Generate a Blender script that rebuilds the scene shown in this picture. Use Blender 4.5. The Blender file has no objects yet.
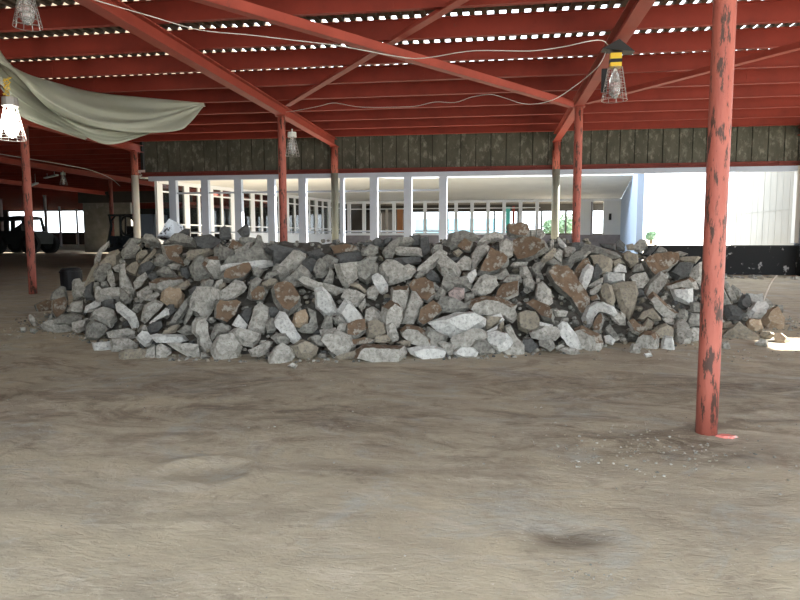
import bpy, bmesh, math, random
from mathutils import Vector, Matrix, noise
random.seed(7)
C = bpy.context.scene.collection
PI = math.pi
# ------------------------------------------------------------------ camera
F, YAW, PIT, ROL = 645.0, .1443, .0946, .002
EYE = Vector((0, 0, 1.6))
RC = Matrix.Rotation(YAW, 3, 'Z') @ Matrix.Rotation(PI/2-PIT, 3, 'X') @ Matrix.Rotation(-ROL, 3, 'Z')
cam = bpy.data.objects.new('camera', bpy.data.cameras.new('camera')); C.objects.link(cam)
cam.data.sensor_width = 36; cam.data.lens = F/800*36; cam.data.clip_end = 900; cam.data.clip_start = .05
cam.matrix_world = Matrix.Translation(EYE) @ RC.to_4x4()
bpy.context.scene.camera = cam

def ray(px, py): return RC @ Vector(((px-400)/F, (300-py)/F, -1))
def at(px, py, ax, v):
    """world point where the sight line meets the plane axis = v"""
    r = ray(px, py); return EYE + r*((v-EYE[ax])/r[ax])
def proj(p):
    q = RC.transposed() @ (Vector(p)-EYE)
    return 400-F*q.x/q.z, 300+F*q.y/q.z
def lerp(tab, x):
    if x <= tab[0][0]: return tab[0][1]
    for (a, b), (c, d) in zip(tab, tab[1:]):
        if x <= c: return b+(d-b)*(x-a)/(c-a)
    return tab[-1][1]
ZF = [(-12, 0), (6, 0), (10, .09), (14.4, .26), (19.4, .57), (26, .65), (35, .74), (62, 1.13), (90, 1.25), (400, 1.3)]
def zf(y): return lerp(ZF, y)

# ------------------------------------------------------------------ materials
def mat(name, col, rough=.8, metal=0., var=None, scale=4., detail=8., bump=0., bscale=30., stretch=None,
        col2=None, cscale=None, lo=.4, hi=.6, emis=0., spec=.3):
    m = bpy.data.materials.new(name); m.use_nodes = True
    nt = m.node_tree; b = nt.nodes['Principled BSDF']
    b.inputs['Roughness'].default_value = rough; b.inputs['Metallic'].default_value = metal
    b.inputs['Specular IOR Level'].default_value = spec
    b.inputs['Base Color'].default_value = (*col, 1)
    tc = nt.nodes.new('ShaderNodeTexCoord'); mp = nt.nodes.new('ShaderNodeMapping')
    nt.links.new(tc.outputs['Object'], mp.inputs['Vector'])
    if stretch: mp.inputs['Scale'].default_value = stretch
    out = None
    if var:
        n = nt.nodes.new('ShaderNodeTexNoise'); n.inputs['Scale'].default_value = scale; n.inputs['Detail'].default_value = detail
        n.inputs['Roughness'].default_value = .65
        nt.links.new(mp.outputs[0], n.inputs['Vector'])
        r = nt.nodes.new('ShaderNodeMapRange'); r.inputs[1].default_value = .3; r.inputs[2].default_value = .7
        nt.links.new(n.outputs['Fac'], r.inputs[0])
        mx = nt.nodes.new('ShaderNodeMix'); mx.data_type = 'RGBA'
        mx.inputs[6].default_value = (*col, 1); mx.inputs[7].default_value = (*var, 1)
        nt.links.new(r.outputs[0], mx.inputs[0]); out = mx.outputs[2]
    if col2:
        n2 = nt.nodes.new('ShaderNodeTexNoise'); n2.inputs['Scale'].default_value = cscale; n2.inputs['Detail'].default_value = 6
        n2.inputs['Roughness'].default_value = .7
        nt.links.new(mp.outputs[0], n2.inputs['Vector'])
        r2 = nt.nodes.new('ShaderNodeMapRange'); r2.inputs[1].default_value = lo; r2.inputs[2].default_value = hi
        nt.links.new(n2.outputs['Fac'], r2.inputs[0])
        m2 = nt.nodes.new('ShaderNodeMix'); m2.data_type = 'RGBA'
        if out: nt.links.new(out, m2.inputs[6])
        else: m2.inputs[6].default_value = (*col, 1)
        m2.inputs[7].default_value = (*col2, 1)
        nt.links.new(r2.outputs[0], m2.inputs[0]); out = m2.outputs[2]
    if out: nt.links.new(out, b.inputs['Base Color'])
    if bump:
        n3 = nt.nodes.new('ShaderNodeTexNoise'); n3.inputs['Scale'].default_value = bscale; n3.inputs['Detail'].default_value = 6
        nt.links.new(mp.outputs[0], n3.inputs['Vector'])
        bp = nt.nodes.new('ShaderNodeBump'); bp.inputs['Strength'].default_value = bump; bp.inputs['Distance'].default_value = .02
        nt.links.new(n3.outputs['Fac'], bp.inputs['Height']); nt.links.new(bp.outputs[0], b.inputs['Normal'])
    if emis:
        b.inputs['Emission Color'].default_value = (*col, 1); b.inputs['Emission Strength'].default_value = emis
    return m

M = {}
M['red'] = mat('red_primer_steel', (.30, .043, .027), .65, var=(.21, .032, .021), scale=1.6, col2=(.20, .05, .035), cscale=9, lo=.6, hi=.72)
M['red_beam'] = mat('red_beam_steel', (.36, .066, .042), .6, var=(.275, .05, .034), scale=2, col2=(.18, .05, .04), cscale=11, lo=.62, hi=.72)
M['red_col'] = mat('chipped_red_paint', (.46, .14, .10), .55, var=(.35, .09, .065), scale=2.5, stretch=(3.2, 3.2, .7),
                   col2=(.085, .045, .035), cscale=4.6, lo=.53, hi=.58, bump=.3, bscale=14)
M['white'] = mat('shaded_white_paint', (.42, .48, .58), .6, var=(.37, .42, .51), scale=1.5)  # white paint with the facade's bluish shade put into the colour
M['cream'] = mat('cream_paint', (.66, .62, .54), .7, var=(.50, .47, .41), scale=2, stretch=(1, 1, .3))
M['greycol'] = mat('grey_green_paint', (.29, .30, .25), .7, var=(.22, .23, .19), scale=3)
M['whitef'] = mat('lit_white_paint', (.76, .78, .80), .6, var=(.70, .72, .75), scale=1.5)  # lighter copy of the white paint for the lit courtyard wings
M['soffit'] = mat('soffit_plaster', (.74, .75, .745), .9, var=(.66, .67, .67), scale=.8)
M['panel'] = mat('weathered_concrete_panels', (.105, .105, .083), .95, var=(.055, .056, .044), scale=2.2, stretch=(1, 1, .55),
                 col2=(.21, .21, .175), cscale=7, lo=.52, hi=.70, bump=.4, bscale=20)
M['darkgroove'] = mat('panel_joint', (.03, .03, .025), 1)
M['black'] = mat('flaking_black_paint', (.012, .013, .014), .8, col2=(.34, .34, .33), cscale=4.5, lo=.60, hi=.64)
M['bluegrey'] = mat('blue_grey_paint', (.22, .27, .36), .7, var=(.15, .19, .27), scale=1.5)
M['whiteshade'] = mat('shaded_white_wall', (.38, .48, .66), .7, var=(.34, .44, .61), scale=1)  # white wall whose bluish shade is put into the colour
M['mauve'] = mat('mauve_brick', (.30, .27, .28), .9, var=(.22, .20, .21), scale=5)
M['greywall'] = mat('rough_grey_wall', (.30, .30, .275), .95, var=(.17, .17, .155), scale=1.2, col2=(.30, .30, .28), cscale=2.2, lo=.58, hi=.66)
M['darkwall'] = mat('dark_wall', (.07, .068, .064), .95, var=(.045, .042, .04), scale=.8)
M['deck'] = mat('dark_roof_boards', (.13, .10, .07), .9, var=(.07, .055, .04), scale=3)
M['tarp'] = mat('plastic_sheet', (.50, .51, .43), .38, var=(.42, .43, .36), scale=2, spec=.6, bump=.25, bscale=5)
M['cord'] = mat('white_cord', (.62, .60, .56), .6)
M['wire'] = mat('galvanised_wire', (.42, .40, .38), .4, metal=.7)
M['yellow'] = mat('yellow_plastic', (.80, .55, .05), .5)
M['blackp'] = mat('black_plastic', (.018, .018, .02), .5)
M['socket'] = mat('white_porcelain', (.62, .62, .58), .4)
M['tyre'] = mat('tyre_rubber', (.020, .020, .020), .85, bump=.3, bscale=9)
M['vehicle'] = mat('dark_green_bodywork', (.030, .034, .034), .5, var=(.045, .05, .05), scale=2)
M['loader'] = mat('dark_loader_bodywork', (.018, .022, .026), .5, var=(.035, .045, .055), scale=2)
M['teal'] = mat('teal_board', (.10, .55, .50), .6)
M['skyblue'] = mat('light_blue_hoarding', (.25, .58, .80), .6, var=(.40, .70, .85), scale=.3)
M['orange'] = mat('orange_brown_board', (.55, .25, .10), .7, var=(.42, .18, .08), scale=2)
M['leaf'] = mat('leaves', (.20, .30, .19), .8, var=(.13, .22, .13), scale=2)  # paler than leaf green, distant haze put into the colour
M['bark'] = mat('bark', (.13, .09, .06), .9)
M['sheetw'] = mat('white_sacking', (.75, .80, .86), .6, col2=(.06, .06, .07), cscale=3.5, lo=.57, hi=.6)
M['rust'] = mat('pale_rusty_rod', (.55, .48, .42), .7)
M['redchip'] = mat('pinkish_red_paint_spill', (.75, .22, .18), .7, col2=(.5, .4, .35), cscale=20, lo=.55, hi=.65)
def bulb_mat(name, col, s):
    m = bpy.data.materials.new(name); m.use_nodes = True; b = m.node_tree.nodes['Principled BSDF']
    b.inputs['Emission Color'].default_value = (*col, 1); b.inputs['Emission Strength'].default_value = s; return m
M['bulb_on'] = bulb_mat('lit_bulb', (1, .97, .86), 22)
gm = bpy.data.materials.new('clear_bulb_glass'); gm.use_nodes = True
gb = gm.node_tree.nodes['Principled BSDF']; gb.inputs['Base Color'].default_value = (.85, .85, .85, 1)
gb.inputs['Roughness'].default_value = .1; gb.inputs['Transmission Weight'].default_value = .75; M['glass'] = gm
# translucent sheet
nt = M['tarp'].node_tree; bs = nt.nodes['Principled BSDF']; outn = nt.nodes['Material Output']
tr = nt.nodes.new('ShaderNodeBsdfTranslucent'); tr.inputs[0].default_value = (.62, .63, .50, 1)
ms = nt.nodes.new('ShaderNodeMixShader'); ms.inputs[0].default_value = .42
nt.links.new(bs.outputs[0], ms.inputs[1]); nt.links.new(tr.outputs[0], ms.inputs[2]); nt.links.new(ms.outputs[0], outn.inputs[0])

# rubble materials: pale / white / grey / dark / tan / brown soil / orange / pink
def conc(n, a, b, sp=(.12, .115, .11)):
    m = mat(n, a, .92, var=b, scale=13, col2=sp, cscale=30, lo=.52, hi=.68, bump=.8, bscale=26)
    return m
RM = {
 'p': conc('pale_concrete', (.51, .485, .43), (.215, .203, .175), (.16, .15, .125)),
 'w': conc('white_concrete', (.66, .65, .61), (.45, .44, .405), (.27, .265, .25)),
 'g': conc('grey_concrete', (.34, .327, .285), (.13, .124, .107), (.10, .095, .085)),
 'd': conc('dark_concrete', (.125, .125, .12), (.075, .075, .07), (.05, .05, .05)),
 't': conc('tan_concrete', (.33, .29, .22), (.22, .19, .145)),
 'o': conc('orange_tan_concrete', (.42, .32, .215), (.29, .21, .14), (.50, .45, .37)),
 'k': conc('pink_concrete', (.42, .33, .30), (.30, .25, .23)),
 'b': mat('brown_soil_face', (.205, .135, .085), .95, var=(.105, .072, .048), scale=6, col2=(.31, .285, .24), cscale=8, lo=.52, hi=.6, bump=.5, bscale=22),
}

# floor material : dusty screed, tyre swirls, brown soil
def floor_mat():
    m = bpy.data.materials.new('dusty_floor'); m.use_nodes = True; nt = m.node_tree; L = nt.links.new
    b = nt.nodes['Principled BSDF']; b.inputs['Roughness'].default_value = .9; b.inputs['Specular IOR Level'].default_value = .25
    tc = nt.nodes.new('ShaderNodeTexCoord')
    def N(scale, det, sx=1, sy=1, dist=0, rot=0, rough=.6):
        mp = nt.nodes.new('ShaderNodeMapping'); mp.inputs['Scale'].default_value = (sx, sy, 1); mp.inputs['Rotation'].default_value = (0, 0, rot)
        L(tc.outputs['Object'], mp.inputs[0]); n = nt.nodes.new('ShaderNodeTexNoise')
        n.inputs['Scale'].default_value = scale; n.inputs['Detail'].default_value = det; n.inputs['Distortion'].default_value = dist
        n.inputs['Roughness'].default_value = rough
        L(mp.outputs[0], n.inputs['Vector']); return n.outputs['Fac']
    def R(f, a, c):
        r = nt.nodes.new('ShaderNodeMapRange'); r.inputs[1].default_value = a; r.inputs[2].default_value = c; L(f, r.inputs[0]); return r.outputs[0]
    def X(f, a, c):
        x = nt.nodes.new('ShaderNodeMix'); x.data_type = 'RGBA'; L(f, x.inputs[0])
        for s, k in ((a, 6), (c, 7)):
            if isinstance(s, tuple): x.inputs[k].default_value = (*s, 1)
            else: L(s, x.inputs[k])
        return x.outputs[2]
    def MUL(a, c):
        x = nt.nodes.new('ShaderNodeMath'); x.operation = 'MULTIPLY'; L(a, x.inputs[0])
        if isinstance(c, float): x.inputs[1].default_value = c
        else: L(c, x.inputs[1])
        return x.outputs[0]
    base = X(R(N(.6, 9, 1, 1.3, 1.2, .5, .68), .36, .64), (.50, .42, .30), (.355, .30, .225))
    base = X(MUL(R(N(.8, 9, 1, 1.2, 2., -.5, .7), .52, .64), .75), base, (.42, .40, .35))
    base = X(MUL(R(N(1.5, 10, .7, 1.5, 2.2, .35, .72), .5, .66), .8), base, (.54, .465, .36))
    # soil brown bands in the swept area before the pile
    sep = nt.nodes.new('ShaderNodeSeparateXYZ'); L(tc.outputs['Object'], sep.inputs[0])
    band = MUL(R(sep.outputs['Y'], 3.3, 5.2), R(sep.outputs['Y'], 10.5, 7.5))
    soil = MUL(R(N(1.1, 11, .8, 1.5, 1.8, .3, .76), .49, .60), band)
    base = X(MUL(soil, .7), base, (.20, .148, .105))
    soil2 = R(N(1.5, 11, .8, 1.3, 2.2, -.35, .78), .55, .66)
    base = X(MUL(soil2, .75), base, (.26, .215, .16))
    # separate soil stains
    nz = R(N(2.6, 9, .8, 1.3, 1., .4, .75), .38, .62)
    for (sx, sy, rx, ry, k) in ((1.30, 5.15, 1.0, .45, 1.0), (PIT1.x-.03, PIT1.y+.02, .34, .16, 1.0), (-1.6, 5.6, 1.7, .9, .55), (.9, 6.9, 1.8, .7, .5), (-3.2, 6.6, 1.2, .6, .7), (2.9, 7.1, 1.4, .5, .8), (-1.0, 4.2, .5, .14, .7)):
        mp = nt.nodes.new('ShaderNodeMapping'); mp.inputs['Location'].default_value = (-sx/rx, -sy/ry, 0); mp.inputs['Scale'].default_value = (1/rx, 1/ry, 0)
        L(tc.outputs['Object'], mp.inputs[0]); ln_ = nt.nodes.new('ShaderNodeVectorMath'); ln_.operation = 'LENGTH'; L(mp.outputs[0], ln_.inputs[0])
        base = X(MUL(MUL(R(ln_.outputs['Value'], 1.15, .3), nz), k), base, (.135, .098, .068))
    # grit
    base = X(MUL(R(N(45, 3), .66, .74), .5), base, (.78, .72, .62))
    base = X(MUL(R(N(34, 3), .67, .74), .5), base, (.22, .17, .13))
    L(base, b.inputs['Base Color'])
    bp = nt.nodes.new('ShaderNodeBump'); bp.inputs['Strength'].default_value = .55; bp.inputs['Distance'].default_value = .03
    L(N(9, 10, .8, 2.2, 1.2, .1, .7), bp.inputs['Height'])
    bp2 = nt.nodes.new('ShaderNodeBump'); bp2.inputs['Strength'].default_value = .35; bp2.inputs['Distance'].default_value = .01
    L(N(60, 4), bp2.inputs['Height']); L(bp.outputs[0], bp2.inputs['Normal']); L(bp2.outputs[0], b.inputs['Normal'])
    return m
PIT1 = at(563, 535, 2, 0)
M['floor'] = floor_mat()
M['ground'] = mat('pale_yard_ground', (.50, .48, .44), .95, var=(.42, .40, .36), scale=.4)

# ------------------------------------------------------------------ mesh helper
class MB:
    def __init__(s): s.v = []; s.f = []; s.mi = []; s.m = 0
    def add(s, vs, fs):
        o = len(s.v); s.v += [tuple(v) for v in vs]; s.f += [tuple(i+o for i in f) for f in fs]; s.mi += [s.m]*len(fs)
    def box(s, a, b):
        x0, y0, z0 = a; x1, y1, z1 = b
        s.add([(x0, y0, z0), (x1, y0, z0), (x1, y1, z0), (x0, y1, z0), (x0, y0, z1), (x1, y0, z1), (x1, y1, z1), (x0, y1, z1)],
              [(0, 3, 2, 1), (4, 5, 6, 7), (0, 1, 5, 4), (1, 2, 6, 5), (2, 3, 7, 6), (3, 0, 4, 7)])
    def bar(s, p, q, w, h, up=(0, 0, 1)):
        p, q = Vector(p), Vector(q); d = (q-p).normalized(); up = Vector(up)
        if abs(d.dot(up)) > .98: up = Vector((0, 1, 0))
        sd = d.cross(up).normalized()*w/2; u = sd.cross(d).normalized()*h/2
        vs = [e+a*sd+c*u for e in (p, q) for a, c in ((-1, -1), (1, -1), (1, 1), (-1, 1))]
        s.add(vs, [(0, 1, 2, 3), (7, 6, 5, 4), (0, 4, 5, 1), (1, 5, 6, 2), (2, 6, 7, 3), (3, 7, 4, 0)])
    def tube(s, pts, r, n=8, cap=True):
        pts = [Vector(p) for p in pts]; rs = r if isinstance(r, (list, tuple)) else [r]*len(pts); vs = []; ref = None
        for i, p in enumerate(pts):
            d = (pts[min(i+1, len(pts)-1)]-pts[max(i-1, 0)]).normalized()
            if ref is None: ref = Vector((1, 0, 0)) if abs(d.x) < .8 else Vector((0, 1, 0))
            a = (ref-d*ref.dot(d)).normalized(); ref = a; b = d.cross(a)
            vs += [p+(a*math.cos(2*PI*k/n)+b*math.sin(2*PI*k/n))*rs[i] for k in range(n)]
        fs = [(i*n+k, i*n+(k+1) % n, (i+1)*n+(k+1) % n, (i+1)*n+k) for i in range(len(pts)-1) for k in range(n)]
        if cap: fs += [tuple(range(n-1, -1, -1)), tuple((len(pts)-1)*n+k for k in range(n))]
        s.add(vs, fs)
    def ibeam(s, p, q, w, z0, z1, t=.018):
        """I section running p->q (xy), between heights z0 and z1"""
        p, q = Vector((*p, 0)), Vector((*q, 0))
        for a, c, ww in ((z0, z0+t, w), (z1-t, z1, w), (z0+t, z1-t, t)):
            zz = Vector((0, 0, (a+c)/2)); s.bar(p+zz, q+zz, ww, c-a)
    def build(s, name, mats, parent=None, loc=None, smooth=False):
        if not isinstance(mats, (list, tuple)): mats = [mats]
        me = bpy.data.meshes.new(name)
        o = Vector(loc) if loc is not None else Vector((0, 0, 0))
        me.from_pydata([tuple(Vector(v)-o) for v in s.v], [], s.f); me.update()
        for m in mats: me.materials.append(m)
        for p, k in zip(me.polygons, s.mi): p.material_index = k; p.use_smooth = smooth
        ob = bpy.data.objects.new(name, me); C.objects.link(ob); ob.location = o
        if parent:
            ob.parent = parent; ob.location = o-parent.location
        return ob
def tag(o, label=None, cat=None, group=None, kind=None):
    if label: o['label'] = label
    if cat: o['category'] = cat
    if group: o['group'] = group
    if kind: o['kind'] = kind
    return o
def empty(name, loc, label, cat, group=None):
    e = bpy.data.objects.new(name, None); C.objects.link(e); e.location = loc; e.empty_display_size = .1
    return tag(e, label, cat, group)
def struct(name, mb, m, **k): return tag(mb.build(name, m, **k), kind='structure')

# ------------------------------------------------------------------ ground + floor
mb = MB()
xs = [-300, -120, -76.1]; xs2 = [15.1, 60, 300]; 
def strip(mb, xs, ys, dz):
    vs = [(x, y, zf(y)+dz) for y in ys for x in xs]; n = len(xs)
    mb.add(vs, [(j*n+i, j*n+i+1, (j+1)*n+i+1, (j+1)*n+i) for j in range(len(ys)-1) for i in range(n-1)])
strip(mb, [-300, -100, -50, 0, 50, 300], [-300, -60, -12, 0, 6, 10, 14.4, 19.4, 26, 35, 62, 90, 400], -.06)
struct('ground', mb, M['ground'])

RING = at(208, 471, 2, 0); PIT1 = at(563, 535, 2, 0); BUMP = at(186, 524, 2, 0)
def fine(x, y):
    w = max(0, min(1, (11-y)/3))*max(0, min(1, (y+1)/2))
    p = Vector((x*.9, y*1.6, 0))
    h = noise.noise(p*.8)*.010+noise.noise(p*2.3+Vector((5, 5, 5)))*.006+noise.noise(Vector((x*5, y*11, 3)))*.0035
    a = ((x-RING.x)/.34)**2+((y-RING.y)/.26)**2; r = math.sqrt(a)
    h += .020*math.exp(-((r-1)/.20)**2)*(1 if y > RING.y-.1 else .45)-.022*math.exp(-(r/.62)**2)
    a = math.hypot((x-PIT1.x)/.22, (y-PIT1.y)/.12); h -= .035*math.exp(-a*a)
    a = math.hypot((x-BUMP.x)/.12, (y-BUMP.y)/.06); h += .022*math.exp(-a*a)
    return h*w
mb = MB()
def grid(xs, ys):
    n = len(xs); mb.add([(x, y, zf(y)+fine(x, y)) for y in ys for x in xs],
        [(j*n+i, j*n+i+1, (j+1)*n+i+1, (j+1)*n+i) for j in range(len(ys)-1) for i in range(n-1)])
fx = [-9+i*.05 for i in range(281)]; fy = [1+j*.045 for j in range(223)]
grid(fx, fy)
yr = [-4, 1]; grid([-76, -30, -9, 5, 15], yr)
grid([-76, -40, -20, -9], [1, 3, 6, 8, 10, fy[-1]]); grid([5, 8, 11, 15], [1, 3, 6, 8, 10, fy[-1]])
grid([-76, -50, -30, -20, -9, 0, 5, 9, 15], [fy[-1], 12.5, 14.4, 17, 19.4, 22, 26, 30, 35, 45, 62, 75])
struct('floor', mb, M['floor'], smooth=True)

# ------------------------------------------------------------------ roof
HB, HP, HT = 4.38, 4.60, 4.90          # beam underside, purlin underside, purlin top
XA, XB, XC, XD, XE = 1.75, -4.8, -11.3, -17.8, 8.25
PY = [8.74+1.27*k for k in range(-7, 44)]
ordn = ['first', 'second', 'third', 'fourth', 'fifth', 'sixth', 'seventh', 'eighth', 'ninth', 'tenth', 'eleventh', 'twelfth', 'thirteenth',
        'fourteenth', 'fifteenth', 'sixteenth', 'seventeenth', 'eighteenth', 'nineteenth', 'twentieth']
vis = [y for y in PY if y > 8]
for y in PY:
    x1 = 14.9 if y < 19.6 else -7.7
    if y < 19.6 and y > 19.0: y = 19.2
    mb = MB(); mb.ibeam((-75, y), (x1, y), .09, HP, HT, .014)
    # cast joint plates every bay
    for x in (-1.4, 4.9, -8.2):
        if x < x1: mb.box((x-.05, y-.012, HP+.03), (x+.05, y+.012, HP+.27))
    o = mb.build('roof_purlin', M['red'], loc=(0, y, HP))
    if y > 8:
        k = vis.index(y) if y in vis else 8
        a = ordn[k] if k < 20 else None
        if y < 19.6: lab = 'long red steel roof purlin, %s nearest the camera in view' % a
        else: lab = 'red steel roof purlin deep in the dark hall beyond the concrete band'
        tag(o, lab, 'roof beam', 'red roof purlins' if y < 19.6 else 'far purlins in the dark hall')
    else: tag(o, 'red steel roof purlin overhead, nearer than every purlin in view', 'roof beam', 'near purlins overhead')
for x, y0, y1, lab in ((XE, -.4, 19.3, 'red steel main roof beam right of the foreground column'),
        (XA, -.4, 19.3, 'red steel main roof beam with pale underside above the right rear column'),
        (XB, -.4, 19.3, 'red steel main roof beam with pale underside above the left rear column'),
        (XC, -.4, 60, 'red steel main roof beam behind the hanging plastic sheet'),
        (XD, -.4, 60, 'red steel main roof beam over the loader in the dark hall'),
        (-24.3, -.4, 60, 'red steel main roof beam over the truck at far left')):
    mb = MB(); mb.ibeam((x, y0), (x, y1), .19, HB, HP, .02)
    o = mb.build('main_roof_beam', M['red_beam'], loc=(x, y0, HB)); tag(o, lab, 'roof beam')
# deck : closed boards with an open slot before each purlin, crossed by ribs
HOLE = (11.2, 13.22)  # unseen gap added in the deck to drop a sun patch on the floor
mb = MB(); th = .02
for i, y in enumerate(PY[:-1]):
    ny = y+1.27; slot = .24 if 7 < ny < 14.5 else 0
    xr = 14.9 if y < 19.5 else -7.4
    ps = .24 if 7 < y < 14.5 else 0          # slot left open right behind the purlin at y
    def strip_(x0, x1, ya, yb):
        if x1 > x0: mb.box((x0, ya, HT+.06), (x1, yb, HT+.06+th))
    if 38.8 < y < 40.1: strip_(-75, -26.5, y, ny); strip_(-15.5, xr, y, ny); continue  # deck left out here so sun strips fall on the hall floor
    if abs(y+.635-HOLE[1]) < .64:
        strip_(-75, -14, y, ny); strip_(-14, 7, y+ps, ny); strip_(7, HOLE[0]-.55, y, ny); strip_(HOLE[0]+.55, xr, y, ny)
    elif ps: strip_(-75, -14, y, ny); strip_(-14, -4.8, y+ps*.5, ny); strip_(-4.8, 7, y+ps, ny); strip_(7, xr, y, ny)
    else: strip_(-75, xr, y, ny)
    if ny > 20: continue
    # ribs
    if 6 < ny < 20:
        x = -13.
        while x < 7.:
            mb.box((x, y, HT), (x+.08, ny, HT+.06)); x += .18
mb.box((-10.4, 19.5, HT+.06), (14.9, 19.9, HT+.08))
struct('ceiling', mb, M['deck'])

mb = MB(); mb.box((-75, -3.5, HT+.06), (-6, 1.1, HT+.08)); struct('ceiling_rear_light_block', mb, M['deck'])  # unseen roof piece added behind the camera to darken the left side
mb = MB(); mb.box((-75, -3.7, -.1), (-6, -3.5, 5)); struct('wall_rear_light_block', mb, M['darkwall'])  # unseen wall added behind the camera, cuts light from the left rear

# braces
def brace(p, q, lab):
    mb = MB(); mb.bar(p, q, .13, .015); p2 = Vector(p)+Vector((0, 0, .06)); q2 = Vector(q)+Vector((0, 0, .06))
    d = (Vector(q)-Vector(p)).normalized(); s = d.cross(Vector((0, 0, 1)))*-.058
    mb.bar(p2+s, q2+s, .014, .12)
    o = mb.build('diagonal_brace', M['red_beam'], loc=p); tag(o, lab, 'roof brace', None); return o
brace((XA-.20, 14.1, HB-.06), (XB+.24, 5.6, HB-.06), 'long bright red diagonal roof brace crossing from upper left to right rear column')
brace((XB+.24, 14.1, HB+.15), (XA-.24, 5.6, HB+.15), 'darker red diagonal roof brace rising right from the left rear column')
brace((XA+.13, 14.25, HB+.03), (XE-.12, 5.6, HB+.03), 'dark red diagonal roof brace rising right behind the yellow caged lamp')

# ------------------------------------------------------------------ columns
def column(x, y, r, label, top=HB, white_to=None, mats=None, cap=True, z0=None):
    z0 = zf(y) if z0 is None else z0
    e = empty('steel_column', (x, y, z0), label, 'column')
    mb = MB(); zs = [z0-.02]+[z0+(top-.02-z0)*k/8 for k in range(1, 9)]
    if white_to: zs = [z0-.02, white_to, white_to, top-.02]
    n = 24
    if white_to:
        mb.m = 1; mb.tube([(x, y, z0-.02), (x, y, white_to)], r, n); mb.m = 0; mb.tube([(x, y, white_to), (x, y, top-.02)], r, n)
    else: mb.tube([(x, y, z) for z in zs], r, n)
    mb.build('shaft', mats or [M['red_col'], M['cream']], e, loc=(x, y, z0), smooth=True)
    if cap:
        mb = MB(); mb.box((x-.12, y-.13, top-.018), (x+.12, y+.13, top))
        mb.build('cap_plate', M['red_beam'], e, loc=(x, y, top))
    return e
column(XA, 5.5, .084, 'large chipped red pipe column standing alone in the right foreground')
column(XB-.07, 5.55, .084, 'red pipe column whose base just shows at the left edge')
column(XA, 14.4, .088, 'red pipe column rising behind the pile on the right')
column(XB, 14.4, .088, 'red pipe column rising behind the pile on the left, windows behind')
column(XC, 14.47, .095, 'pinkish red pipe column left of the pile beside the lit lamp', top=HB)
column(XE, 14.4, .088, 'red pipe column outside the right edge of the view')
column(XA, 19.32, .11, 'column in the window wall, red above and grey below, right one', white_to=3.58, mats=[M['red_col'], M['greycol']])
column(XB, 19.32, .11, 'column in the window wall, red above and grey below, middle one', white_to=3.58, mats=[M['red_col'], M['greycol']])
column(XC, 19.32, .11, 'column in the window wall, red above and cream below, left one beside loader', white_to=3.62)
column(XD, 28.3, .09, 'thin red column in the dark hall behind the loader')
for px, Y, lab in ((47, 37.2, 'thin distant column in front of the bright far window, left one'),
                   (61, 50, 'thin distant column in front of the bright far window, right one'),
                   (3, 40, 'thin distant column at the left edge behind the truck'),
                   (78, 55, 'thinnest distant column near right end of the bright far window')):
    p = at(px, 240, 1, Y); column(p.x, Y, .09, lab, mats=[M['mauve']])

# ------------------------------------------------------------------ facade band, header, frame
Y3 = 19.4
mb = MB(); x = -11.0
while x < 8.3:
    w = random.choice((.40, .42, .44, .36))
    mb.box((x+.012, Y3, 3.71), (min(x+w, 8.4)-.012, Y3+.10+random.uniform(-.012, .012), 4.70)); x += w
mb.m = 1; mb.box((-11.0, Y3+.03, 3.71), (8.4, Y3+.08, 4.95))
struct('wall_back', mb, [M['panel'], M['darkgroove']])
mb = MB(); mb.ibeam((-11.1, Y3+.02), (8.5, Y3+.02), .16, 3.58, 3.71, .03)
x = -10.6
while x < 8.3:
    mb.tube([(x, Y3-.09, 3.66), (x, Y3-.04, 3.66)], .025, 6); x += 1.31
tag(mb.build('header_beam', mat('maroon_header', (.19, .040, .030), .7, var=(.13, .03, .024), scale=2), loc=(-1, Y3, 3.58)), 'thin red steel header beam under the concrete band over the windows', 'beam')
mb = MB(); mb.ibeam((-11.1, Y3-.02), (14.8, Y3-.02), .1, 4.62, 4.80, .03)

# near window frame
def hx(px, Y=Y3): return at(px, 210, 1, Y).x
wf = bpy.data.objects.new('window_1', None); C.objects.link(wf); wf.location = (-6, Y3, .6); wf['kind'] = 'structure'
mb = MB(); mb.box((-10.85, Y3-.08, 3.44), (8.3, Y3+.10, 3.575)); mb.build('window_head', M['white'], wf, loc=(-1, Y3, 3.5))
for px in (174, 206, 239, 272, 303, 374, 408, 443):
    x = hx(px); mb = MB(); mb.box((x-.115, Y3-.07, .55), (x+.115, Y3+.11, 3.44)); mb.build('mullion', M['white'], wf, loc=(x, Y3, .55))
x = hx(342.5); mb = MB(); mb.box((x-.06, Y3-.07, .55), (x+.05, Y3+.11, 3.44)); mb.build('mullion', M['white'], wf, loc=(x, Y3, .55))
xl, xr = hx(174), hx(443)
mb = MB(); mb.box((xl, Y3, 3.02), (xr, Y3+.05, 3.075)); mb.build('transom', M['white'], wf, loc=(xl, Y3, 3.0))
mb = MB(); mb.box((xl, Y3, 1.80), (xr, Y3+.05, 1.835)); mb.build('transom', M['white'], wf, loc=(xl, Y3, 1.8))

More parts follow.
